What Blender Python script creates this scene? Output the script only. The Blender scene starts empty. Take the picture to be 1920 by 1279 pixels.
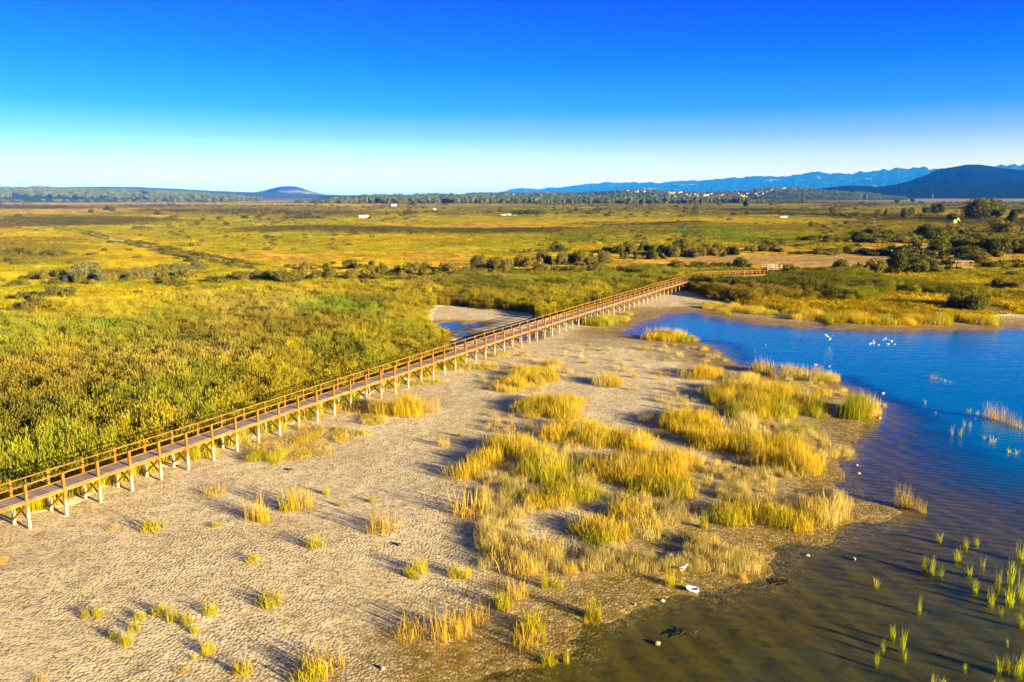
import bpy, bmesh, math, random
import numpy as np
from mathutils import Vector, Matrix

rng = np.random.default_rng(7)
random.seed(7)
SC = bpy.context.scene
COL = SC.collection

# ------------------------------------------------------------------ camera
H, F = 20.0, 1493.0                       # drone height above the pond, focal length in photo pixels
PITCH = math.atan(273.5 / F)
cam_d = bpy.data.cameras.new('camera')
cam_d.sensor_width = 36.0
cam_d.lens = 36.0 * F / 1920.0
cam_d.clip_start = 0.5
cam_d.clip_end = 120000.0
cam = bpy.data.objects.new('camera', cam_d)
COL.objects.link(cam)
cam.location = (0, 0, H)
cam.rotation_euler = (math.pi / 2 - PITCH, 0, 0)
SC.camera = cam

# ------------------------------------------------------------------ light and sky
EXPOSURE = 2.0
SUN_EL, SUN_AZ = 11.5, 125.0              # azimuth clockwise from +Y
SC.view_settings.view_transform = 'Standard'
SC.view_settings.look = 'None'
SC.view_settings.gamma = 1.0
SC.view_settings.exposure = EXPOSURE
world = bpy.data.worlds.new('World')
SC.world = world
world.use_nodes = True
wnt = world.node_tree
wnt.nodes.clear()
w_out = wnt.nodes.new('ShaderNodeOutputWorld')
w_bg = wnt.nodes.new('ShaderNodeBackground')
w_sky = wnt.nodes.new('ShaderNodeTexSky')
w_sky.sky_type = 'NISHITA'
w_sky.sun_disc = False
w_sky.sun_elevation = math.radians(SUN_EL)
w_sky.sun_rotation = math.radians(SUN_AZ)
w_tc = wnt.nodes.new('ShaderNodeTexCoord')
w_sep = wnt.nodes.new('ShaderNodeSeparateXYZ')
w_ramp = wnt.nodes.new('ShaderNodeValToRGB')
w_mul = wnt.nodes.new('ShaderNodeVectorMath'); w_mul.operation = 'MULTIPLY'
w_scl = wnt.nodes.new('ShaderNodeVectorMath'); w_scl.operation = 'SCALE'
SKY_STOPS = [  # sine of elevation, grading of the clear sky (a polarised, saturated blue)
    (0.000, (2.5, 2.75, 7.0)), (0.020, (2.25, 2.5, 6.4)), (0.045, (1.52, 1.68, 4.8)), (0.070, (0.66, 0.98, 3.7)),
    (0.100, (0.10, 0.60, 3.0)), (0.150, (0.002, 0.37, 2.9)), (0.190, (0.0, 0.21, 3.1)), (0.225, (0.0, 0.125, 3.3)),
    (0.31, (0.0, 0.30, 2.0)), (0.42, (0.02, 0.17, 0.75)), (0.56, (0.06, 0.13, 0.36)), (1.0, (0.4, 0.55, 0.9))]
SKY_MAX = 8.0
cr = w_ramp.color_ramp
while len(cr.elements) < len(SKY_STOPS):
    cr.elements.new(0.5)
for e, (p, c) in zip(cr.elements, SKY_STOPS):
    e.position = p
    e.color = (c[0] / SKY_MAX, c[1] / SKY_MAX, c[2] / SKY_MAX, 1)
wl = wnt.links.new
wl(w_tc.outputs['Generated'], w_sep.inputs[0])
wl(w_sep.outputs['Z'], w_ramp.inputs[0])
wl(w_ramp.outputs[0], w_mul.inputs[0])
wl(w_sky.outputs[0], w_mul.inputs[1])
wl(w_mul.outputs[0], w_scl.inputs[0])
# the clear sky of the photograph is even from left to right: balance the brighter side away from the sun
w_bal = wnt.nodes.new('ShaderNodeMapRange')
w_bal.inputs[1].default_value = -0.8; w_bal.inputs[2].default_value = 0.8
w_bal.inputs[3].default_value = 0.57 * SKY_MAX / 2 ** EXPOSURE; w_bal.inputs[4].default_value = 1.45 * SKY_MAX / 2 ** EXPOSURE
wl(w_sep.outputs['X'], w_bal.inputs[0])
wl(w_bal.outputs[0], w_scl.inputs['Scale'])
wl(w_scl.outputs[0], w_bg.inputs[0])
w_bg.inputs[1].default_value = 0.1
wl(w_bg.outputs[0], w_out.inputs[0])

sun_d = bpy.data.lights.new('sun', 'SUN')
sun_d.energy = 5.0
sun_d.angle = math.radians(0.6)
sun_d.color = (1.0, 0.85, 0.64)
sun = bpy.data.objects.new('sun', sun_d)
COL.objects.link(sun)
_el, _az = math.radians(SUN_EL), math.radians(SUN_AZ)
SUNV = Vector((math.sin(_az) * math.cos(_el), math.cos(_az) * math.cos(_el), math.sin(_el)))
sun.rotation_euler = SUNV.to_track_quat('Z', 'Y').to_euler()
sun.location = SUNV * 300

SC.cycles.use_denoising = True
SC.cycles.denoiser = 'OPENIMAGEDENOISE'
SC.cycles.denoising_input_passes = 'RGB_ALBEDO_NORMAL'
SC.cycles.denoising_prefilter = 'ACCURATE'
SC.cycles.max_bounces = 6
SC.cycles.diffuse_bounces = 2
SC.cycles.glossy_bounces = 2
SC.cycles.transmission_bounces = 2
SC.cycles.transparent_max_bounces = 8
SC.cycles.volume_bounces = 0
SC.cycles.sample_clamp_indirect = 4.0
SC.cycles.use_adaptive_sampling = True
SC.cycles.adaptive_threshold = 0.01

# ------------------------------------------------------------------ where a photo point lies on the ground
_s, _c = math.sin(PITCH), math.cos(PITCH)


def G(px, py, z=0.0):
    """photo pixel -> world x, y on the level z (numpy friendly)"""
    px = np.asarray(px, float); py = np.asarray(py, float)
    r = (px - 960) / F
    d = (py - 639.5) / F
    zz = -_s - d * _c
    yy = _c - d * _s
    t = (z - H) / zz
    return r * t, yy * t


def ray_at(px, py, Y):
    """point on the photo ray at world depth Y"""
    r = (px - 960) / F
    d = (py - 639.5) / F
    yy = _c - d * _s
    t = Y / yy
    return r * t, Y, H + t * (-_s - d * _c)


def pxm(px, py):
    """metres per photo pixel at a ground point"""
    d = (py - 639.5) / F
    return H / (_s + d * _c) / F


def smooth(a, b, x):
    t = np.clip((x - a) / (b - a), 0, 1)
    return t * t * (3 - 2 * t)


_perm = np.random.default_rng(3).random((256, 256))


def vnoise(x, y):
    xi = np.floor(x).astype(int); yi = np.floor(y).astype(int)
    fx = x - xi; fy = y - yi
    fx = fx * fx * (3 - 2 * fx); fy = fy * fy * (3 - 2 * fy)
    a = _perm[xi & 255, yi & 255]; b = _perm[(xi + 1) & 255, yi & 255]
    c = _perm[xi & 255, (yi + 1) & 255]; d = _perm[(xi + 1) & 255, (yi + 1) & 255]
    return a + (b - a) * fx + (c - a) * fy + (a - b - c + d) * fx * fy


def fbm(x, y, o=4):
    v = 0.0; a = 0.5; n = 0.0
    for i in range(o):
        v = v + a * vnoise(x + 17.3 * i, y + 9.1 * i); n += a
        x = x * 2.03; y = y * 2.03; a *= 0.5
    return v / n


def poly_world(px_pts, z=0.0):
    return np.array([[float(v) for v in G(a, b, z)] for a, b in px_pts])


def sdf(poly, x, y):
    """signed distance to a polygon, negative inside"""
    x = np.asarray(x, float); y = np.asarray(y, float)
    shp = x.shape
    x = x.ravel(); y = y.ravel()
    d2 = np.full(x.shape, 1e18)
    inside = np.zeros(x.shape, bool)
    n = len(poly)
    for i in range(n):
        ax, ay = poly[i]; bx, by = poly[(i + 1) % n]
        ex, ey = bx - ax, by - ay
        L = ex * ex + ey * ey + 1e-12
        t = np.clip(((x - ax) * ex + (y - ay) * ey) / L, 0, 1)
        dx = x - (ax + t * ex); dy = y - (ay + t * ey)
        d2 = np.minimum(d2, dx * dx + dy * dy)
        cond = (ay > y) != (by > y)
        with np.errstate(divide='ignore', invalid='ignore'):
            xs = ax + (y - ay) / (by - ay + (1e-12 if by == ay else 0)) * ex
        inside ^= cond & (x < xs)
    d = np.sqrt(d2)
    return np.where(inside, -d, d).reshape(shp)


# shore of the pond, clockwise from its tip by the boardwalk (photo pixels on the water level)
POND = poly_world([(1166, 626), (1185, 612), (1210, 602), (1245, 590), (1300, 586), (1350, 597), (1400, 607), (1450, 611),
                   (1520, 616), (1600, 618.5), (1700, 620), (1800, 619.5), (1920, 617), (2150, 616), (2700, 620), (3600, 760),
                   (3300, 1600), (1400, 1900), (700, 1500), (880, 1290), (985, 1253), (1055, 1217), (1118, 1173), (1190, 1140),
                   (1260, 1113), (1330, 1100), (1400, 1092), (1440, 1079), (1452, 1052), (1500, 1024), (1560, 1004),
                   (1620, 984), (1685, 962), (1640, 948), (1590, 925), (1566, 898), (1578, 868), (1606, 832), (1628, 800),
                   (1652, 772), (1635, 752), (1598, 733), (1560, 713), (1505, 704), (1460, 705), (1432, 692), (1380, 684),
                   (1357, 668), (1335, 646), (1300, 640), (1262, 636), (1205, 631)])
# bare mud and water, everything below the foot of the vegetation
PAN = poly_world([(-1500, 1200), (-500, 1080), (-200, 1010), (0, 950), (60, 960), (130, 938), (200, 912), (262, 888), (330, 868),
                  (400, 842), (460, 822), (520, 800), (600, 770), (660, 745), (740, 716), (800, 694), (836, 676), (838, 640),
                  (815, 612), (803, 590), (808, 575), (850, 573), (905, 580), (985, 585), (1010, 600), (1060, 592), (1100, 580),
                  (1160, 566), (1240, 548), (1290, 545), (1330, 560), (1390, 572), (1450, 581), (1530, 592), (1600, 601),
                  (1700, 602), (1800, 604), (1862, 602), (1856, 592), (1920, 590), (2200, 590), (2800, 596), (4200, 700),
                  (4000, 2200), (960, 2600), (-2500, 2000)], 0.2)
PUDDLES = [poly_world(p, 0.0) for p in (
    [(812, 610), (830, 605), (852, 605), (868, 609), (890, 606), (905, 607), (896, 612), (870, 614), (858, 618), (846, 620), (830, 616)],
    [(858, 624), (866, 622), (880, 627), (872, 630), (861, 629)],
    [(912, 635), (925, 632), (940, 630), (925, 637)],
    [(962, 633), (985, 627), (1006, 626), (1002, 632), (985, 636), (968, 637)],
    [(1518, 608), (1545, 605), (1562, 607), (1545, 611)])]


def field(x, y):
    """height of the ground, distance to the vegetation edge, distance to the pond"""
    x = np.asarray(x, float); y = np.asarray(y, float)
    near = y < 420
    dp = np.full(x.shape, 400.0); dv = np.full(x.shape, 400.0)
    pud = np.full(x.shape, 400.0)
    if near.any():
        xn, yn = x[near], y[near]
        wob = (fbm(xn / 2.6, yn / 2.6, 4) - 0.5) * 2.4
        dp[near] = sdf(POND, xn, yn) + wob
        dv[near] = sdf(PAN, xn, yn) + (fbm(xn / 4.0 + 40, yn / 4.0, 3) - 0.5) * 3.0
        pd = np.full(xn.shape, 400.0)
        for p in PUDDLES:
            pd = np.minimum(pd, sdf(p, xn, yn))
        pud[near] = pd + wob * 0.5
    h = np.where(dp > 0, np.minimum(dp * 0.030, 0.06 + dp * 0.011), dp * 0.030)
    h = np.clip(h, -0.6, 0.24)
    h = h + (fbm(x / 1.1, y / 1.1, 3) - 0.5) * 0.05 * (y < 300)
    h = h + (fbm(x / 9.0 + 7, y / 9.0, 2) - 0.5) * 0.10 * smooth(3, 10, dp) * (y < 600)
    h = np.where(pud < 6, np.minimum(h, np.where(pud > 0, 0.02 + pud * 0.05, -0.03 + np.maximum(pud, -2.0) * 0.22)), h)  # puddles sunk deeper to pick up the blue painted for reflected sky
    far = smooth(0, 7, dv)
    h = h + far * 0.25 + smooth(4, 60, dv) * (fbm(x / 30.0, y / 30.0, 3) - 0.35) * 0.9
    h = h + smooth(300, 900, y) * (fbm(x / 160.0, y / 160.0, 3) - 0.5) * 1.2
    return h, dv, dp


# ------------------------------------------------------------------ land cover: colour and plant height by place
KEY = {  # base colour, height of the plants
    'Y': ((0.275, 0.225, 0.008), 0.75), 'YG': ((0.200, 0.190, 0.008), 0.9), 'G': ((0.10, 0.130, 0.008), 1.3),
    'OL': ((0.140, 0.125, 0.012), 1.0), 'O': ((0.40, 0.285, 0.04), 0.28), 'S': ((0.52, 0.35, 0.12), 0.10),
    'DK': ((0.055, 0.052, 0.010), 1.5), 'P': ((0.30, 0.26, 0.17), 0.4), 'BR': ((0.10, 0.070, 0.020), 0.5),
    'RG': ((0.130, 0.165, 0.008), 2.0), 'RB': ((0.050, 0.075, 0.008), 1.9), 'RT': ((0.220, 0.200, 0.050), 2.0),
    'RY': ((0.25, 0.225, 0.008), 1.9), 'RO': ((0.150, 0.125, 0.014), 1.9), 'BG': ((0.09, 0.20, 0.008), 1.8),
    'RH': ((0.042, 0.064, 0.008), 2.6), 'LY': ((0.27, 0.205, 0.010), 0.8)}
COVER = """
50 374 G;200 375 G;350 376 G;120 380 Y;200 381 O;350 379 S;460 378 S;560 379 Y;640 380 OL;750 382 OL;900 383 OL;1000 384 OL;1150 383 OL;1300 382 OL;1420 380 OL;1550 378 OL;1680 377 P;1720 372 P;1800 373 P;1900 376 P;1850 380 OL
20 389 BR;60 389 BR;150 388 OL;230 384 Y;300 387 DK;380 383 Y;440 385 Y;520 388 OL;580 384 Y;660 387 Y;740 388 OL;880 387 YG;960 390 OL;1050 391 YG;1150 390 OL;1260 391 OL;1380 390 OL;1480 386 YG;1600 386 OL;1680 391 YG;1760 392 OL;1850 400 Y;1900 407 Y
60 400 Y;140 398 Y;230 397 Y;300 402 OL;370 398 DK;440 400 DK;520 399 DK;600 402 DK;650 396 OL;720 397 Y;780 399 OL;850 400 OL;930 397 OL;1010 399 G;1100 397 G;1180 402 YG;1260 398 OL;1340 402 OL;1440 398 DK;1540 400 YG;1640 398 YG
30 428 BR;60 418 DK;110 422 DK;170 417 DK;230 413 DK;300 410 Y;380 410 YG;450 412 YG;560 413 OL;640 414 YG;720 411 YG;820 414 YG;920 414 Y;1000 410 YG;1100 414 Y;1200 410 YG;1300 415 Y;1400 408 YG;1480 404 DK;1560 406 DK;1640 410 DK;1720 414 DK;1800 418 DK;1900 424 DK;1470 418 Y;1560 417 Y;1650 420 OL;1420 413 Y
60 442 Y;150 435 YG;250 440 YG;330 428 YG;400 424 YG;500 427 YG;560 431 DK;640 433 DK;720 435 DK;800 434 DK;880 437 DK;960 437 DK;600 424 YG;700 425 Y;780 422 YG;860 428 O;960 428 O;1050 426 O;1150 427 OL;1250 428 OL;1050 419 Y;1200 419 Y;1350 418 Y;1100 421 G;1250 423 DK;1350 425 OL;1450 430 OL;1560 432 OL;1660 430 OL;1760 428 OL;1880 436 OL
1040 437 DK;1120 440 OL;1220 437 OL;1330 436 G;60 455 OL;180 452 Y;280 458 Y;380 448 YG;480 452 YG;580 447 YG;650 455 Y;720 458 Y;800 452 Y;900 452 YG;1000 448 YG;1100 452 G;1200 450 YG;1300 452 YG;1400 450 G;1480 447 YG;1580 445 YG;1700 438 OL
40 472 OL;110 468 OL;160 475 Y;230 470 Y;300 474 Y;350 470 YG;280 488 Y;350 485 Y;420 475 YG;450 482 O;520 487 O;620 488 O;700 485 Y;780 487 O;850 482 O;560 472 YG;700 472 YG;820 468 YG;920 470 YG;1000 475 YG;1000 492 Y;1080 470 Y;1150 490 O;1220 496 O;1200 470 YG;1320 470 YG
50 492 OL;120 492 OL;190 500 Y;270 502 Y;340 503 YG;30 510 YG;120 508 YG;220 512 Y;400 498 YG;480 512 YG;560 505 O;650 500 Y;900 496 O;1280 497 S;1340 492 S;1400 488 S;1470 489 S;1550 492 S;1620 490 S;1700 486 S;1560 502 S;1450 498 S;1350 500 O;1690 468 S;1740 470 S;1640 470 O;1400 474 O;1500 475 O;1580 468 Y;1520 464 YG;1620 450 OL;1780 455 OL;1880 462 OL
30 530 Y;60 545 YG;180 545 YG;260 545 YG;160 558 Y;250 563 Y;60 570 YG;330 572 RY;420 555 YG;520 548 YG;40 605 Y;140 605 RY;220 622 RY;620 560 RY;720 556 RY;550 560 RY;780 556 RY;680 540 YG;820 555 RO;900 545 RB;960 560 RB;1000 540 RG;1060 545 RG;1040 528 OL;1120 535 RG;1200 522 RG;1160 520 OL;1280 517 YG;1100 560 RY;1200 540 RG;1250 530 RG;900 568 RO;840 565 RY;960 574 RY
40 640 RG;140 650 RG;30 625 RG;100 630 RG;240 640 RG;170 640 BG;260 600 RY;340 600 RY;420 585 RT;480 575 RT;540 575 RT;450 610 RT;560 600 RT;370 620 RG;420 640 RT;350 650 RO;330 660 RB;250 668 RG;150 690 RY;60 690 RG;480 640 RO;580 640 RO;640 630 RO;520 650 RB;590 600 BG;650 597 BG;700 605 BG;710 595 RB;640 605 RG;760 600 RY;800 620 RY;760 640 RG;820 650 RY;700 660 RY;660 680 RG;560 690 RY;780 675 RY
60 730 RO;150 720 RO;90 760 RO;40 780 RO;230 735 RB;200 740 RO;280 720 RT;360 700 RT;450 690 RT;520 680 RO;340 740 RT;420 740 RG;470 720 RY;400 770 RG;300 780 RG;220 790 RG;130 800 RG;50 815 RB;20 830 RB;80 850 RG;240 820 RY;340 800 RG;450 770 RY;540 740 RY;180 850 RG;20 880 RG;300 850 RY
1325 527 G;1345 534 G;1350 546 RH;1400 550 RH;1450 553 RH;1500 555 RH;1550 556 RB;1360 527 G;1400 532 G;1400 522 OL;1450 522 OL;1450 534 G;1500 536 RB;1560 536 RG;1600 540 RG;1640 545 RG;1690 552 RG;1740 556 RG;1600 556 RG;1640 562 LY;1560 566 RG;1620 522 LY;1680 522 LY;1720 528 LY;1660 532 Y;1700 538 LY;1780 540 LY;1830 545 LY;1750 522 YG;1800 522 YG;1850 518 YG;1900 510 Y;1900 530 OL;1860 535 Y;1900 556 OL;1860 560 OL;1920 572 OL;1880 580 LY;1760 575 LY;1720 570 LY;1800 585 LY;1680 575 LY;1400 562 RO;1350 556 RO;1340 565 LY;1300 545 RY;1450 572 LY;1500 576 LY;1560 582 LY;1600 590 LY;1700 594 LY;1800 596 LY;1310 533 RY
"""
_cv = []
for tok in COVER.replace('\n', ';').split(';'):
    tok = tok.split()
    if len(tok) == 3:
        _cv.append((float(tok[0]), float(tok[1]), tok[2]))
_gx, _gy = G(np.array([a for a, _, _ in _cv]), np.array([b for _, b, _ in _cv]))
CU = np.arctan2(_gx, _gy) * 9.0
CV = np.log(_gy) * 5.5
CC = np.array([KEY[k][0] for _, _, k in _cv])
CH = np.array([KEY[k][1] for _, _, k in _cv])


def cover(x, y, wob=1.0):
    """land cover colour and plant height at world points"""
    yy = np.maximum(y, 28.0)
    u = np.arctan2(x, yy) * 9.0
    v = np.log(yy) * 5.5
    s = 1.0 + 0 * u
    n1 = fbm(u * 1.1 + 5, v * 2.4 + 3, 4) - 0.5
    n2 = fbm(u * 1.1 + 50, v * 2.4 + 30, 4) - 0.5
    u = u + n1 * 1.1 * wob
    v = v + n2 * 0.45 * wob
    col = np.zeros((len(x), 3)); hh = np.zeros(len(x))
    step = 20000
    for i in range(0, len(x), step):
        du = u[i:i + step, None] - CU[None, :]
        dv = v[i:i + step, None] - CV[None, :]
        w = 1.0 / (du * du + dv * dv + 0.004) ** 2.6
        w /= w.sum(1, keepdims=True)
        col[i:i + step] = w @ CC
        hh[i:i + step] = w @ CH
    return col, hh


# ------------------------------------------------------------------ object helpers
def link_mesh(name, verts, faces, mat=None, parent=None, smooth_shade=False, mats=None, midx=None):
    me = bpy.data.meshes.new(name)
    me.from_pydata([tuple(v) for v in verts], [], [tuple(f) for f in faces])
    if mats:
        for m in mats:
            me.materials.append(m)
    elif mat:
        me.materials.append(mat)
    if midx is not None:
        me.polygons.foreach_set('material_index', np.asarray(midx, dtype=np.int32))
    if smooth_shade:
        me.polygons.foreach_set('use_smooth', np.ones(len(me.polygons), dtype=bool))
    me.update()
    o = bpy.data.objects.new(name, me)
    COL.objects.link(o)
    if parent:
        o.parent = parent
    return o


def np_mesh(name, V, Q, mat=None, smooth_shade=False):
    """fast mesh from numpy arrays: V (n,3), Q (m,k)"""
    me = bpy.data.meshes.new(name)
    V = np.ascontiguousarray(V, dtype=np.float32); Q = np.ascontiguousarray(Q, dtype=np.int32)
    m, k = Q.shape
    me.vertices.add(len(V)); me.vertices.foreach_set('co', V.ravel())
    me.loops.add(m * k); me.loops.foreach_set('vertex_index', Q.ravel())
    me.polygons.add(m)
    me.polygons.foreach_set('loop_start', np.arange(0, m * k, k, dtype=np.int32))
    if smooth_shade:
        me.polygons.foreach_set('use_smooth', np.ones(m, dtype=bool))
    if mat:
        me.materials.append(mat)
    me.update(calc_edges=True)
    me.validate()
    return me


def fattr(me, name, vals):
    a = me.attributes.new(name, 'FLOAT', 'POINT')
    a.data.foreach_set('value', np.ascontiguousarray(vals, dtype=np.float32))


def cattr(me, name, rgb):
    a = me.attributes.new(name, 'FLOAT_COLOR', 'POINT')
    c = np.ones((len(rgb), 4), dtype=np.float32); c[:, :3] = rgb
    a.data.foreach_set('color', c.ravel())


def tag(o, label=None, cat=None, group=None, kind=None):
    if label: o['label'] = label
    if cat: o['category'] = cat
    if group: o['group'] = group
    if kind: o['kind'] = kind
    return o


def empty(name, loc, rz=0.0):
    o = bpy.data.objects.new(name, None)
    o.empty_display_size = 0.3
    COL.objects.link(o)
    o.location = loc
    o.rotation_euler = (0, 0, rz)
    return o


def box(V, Fc, c, ax, ay, az):
    """append an oriented box: centre and three half axes"""
    c, ax, ay, az = (np.asarray(q, float) for q in (c, ax, ay, az))
    b = len(V)
    for sx, sy, sz in ((-1, -1, -1), (1, -1, -1), (1, 1, -1), (-1, 1, -1), (-1, -1, 1), (1, -1, 1), (1, 1, 1), (-1, 1, 1)):
        V.append(c + sx * ax + sy * ay + sz * az)
    for f in ((0, 3, 2, 1), (4, 5, 6, 7), (0, 1, 5, 4), (1, 2, 6, 5), (2, 3, 7, 6), (3, 0, 4, 7)):
        Fc.append(tuple(b + i for i in f))


def bar(V, Fc, p, q, w, t, up=(0, 0, 1)):
    """a squared timber from p to q, w across, t in the up direction"""
    p = np.asarray(p, float); q = np.asarray(q, float)
    d = q - p; L = np.linalg.norm(d); d = d / L
    u = np.asarray(up, float)
    s = np.cross(d, u)
    if np.linalg.norm(s) < 1e-6:
        s = np.cross(d, (1, 0, 0))
    s = s / np.linalg.norm(s)
    u = np.cross(s, d)
    box(V, Fc, (p + q) / 2, d * L / 2, s * w / 2, u * t / 2)


ORD = ['first', 'second', 'third', 'fourth', 'fifth', 'sixth', 'seventh', 'eighth', 'ninth', 'tenth', 'eleventh', 'twelfth',
       'thirteenth', 'fourteenth', 'fifteenth', 'sixteenth', 'seventeenth', 'eighteenth', 'nineteenth', 'twentieth']


def ordinal(i, n):
    if n == 1: return ''
    if i == 0: return 'leftmost'
    if i == n - 1: return 'rightmost'
    if i < len(ORD): return ORD[i] + ' from the left'
    k = n - i
    if k <= len(ORD): return ORD[k - 1] + ' from the right'
    return 'number %d from the left' % (i + 1)


# ------------------------------------------------------------------ materials
class NT:
    def __init__(self, name):
        self.m = bpy.data.materials.new(name)
        self.m.use_nodes = True
        self.t = self.m.node_tree
        self.t.nodes.clear()
        self.out = self.t.nodes.new('ShaderNodeOutputMaterial')

    def n(self, kind, props=None, **ins):
        nd = self.t.nodes.new('ShaderNode' + kind)
        for k, v in (props or {}).items():
            setattr(nd, k, v)
        for k, v in ins.items():
            k = k.replace('_', ' ')
            key = int(k[1:]) if k[0] == 'i' and k[1:].isdigit() else k
            self.set(nd.inputs[key], v)
        return nd

    def set(self, sock, v):
        if isinstance(v, bpy.types.NodeSocket):
            self.t.links.new(v, sock)
        elif isinstance(v, bpy.types.Node):
            self.t.links.new(v.outputs[0], sock)
        else:
            if sock.type == 'RGBA' and len(v) == 3:
                v = (*v, 1)
            sock.default_value = v

    def mix(self, f, a, b, blend='MIX'):
        nd = self.t.nodes.new('ShaderNodeMix')
        nd.data_type = 'RGBA'; nd.blend_type = blend; nd.clamp_factor = True
        self.set(nd.inputs[0], f); self.set(nd.inputs[6], a); self.set(nd.inputs[7], b)
        return nd.outputs[2]

    def math(self, op, a, b=0.0, c=0.0, clamp=False):
        nd = self.t.nodes.new('ShaderNodeMath'); nd.operation = op; nd.use_clamp = clamp
        self.set(nd.inputs[0], a); self.set(nd.inputs[1], b); self.set(nd.inputs[2], c)
        return nd.outputs[0]

    def mr(self, v, a, b, c=0.0, d=1.0, st=False):
        nd = self.t.nodes.new('ShaderNodeMapRange')
        if st: nd.interpolation_type = 'SMOOTHSTEP'
        for i, q in enumerate((v, a, b, c, d)):
            self.set(nd.inputs[i], q)
        return nd.outputs[0]

    def attr(self, name, kind='GEOMETRY'):
        nd = self.t.nodes.new('ShaderNodeAttribute'); nd.attribute_name = name; nd.attribute_type = kind
        return nd

    def pos(self):
        return self.t.nodes.new('ShaderNodeNewGeometry').outputs['Position']

    def vscale(self, v, s):
        nd = self.t.nodes.new('ShaderNodeVectorMath'); nd.operation = 'MULTIPLY'
        self.set(nd.inputs[0], v); nd.inputs[1].default_value = s
        return nd.outputs[0]

    def noise(self, v, scale, detail=4, rough=0.55):
        return self.n('TexNoise', None, Vector=v, Scale=scale, Detail=detail, Roughness=rough).outputs[0]

    def done(self, sh):
        self.set(self.out.inputs[0], sh.outputs[0] if isinstance(sh, bpy.types.Node) else sh)
        return self.m


def mat_plain(name, col, rough=0.85, var=0.25, scale=3.0, bump=0.0, col2=None):
    a = NT(name)
    p = a.t.nodes.new('ShaderNodeTexCoord').outputs['Object']
    nz = a.noise(p, scale, 5)
    f = a.mr(nz, 0.3, 0.7)
    c2 = col2 or tuple(q * (1 - var) for q in col)
    c = a.mix(f, c2, tuple(min(1, q * (1 + var * 0.5)) for q in col))
    b = a.n('BsdfPrincipled', None, Base_Color=c, Roughness=rough)
    b.inputs['Specular IOR Level'].default_value = 0.25
    if bump:
        bn = a.n('Bump', None, Strength=0.6, Distance=bump, Height=nz)
        a.set(b.inputs['Normal'], bn)
    return a.done(b)


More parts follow.
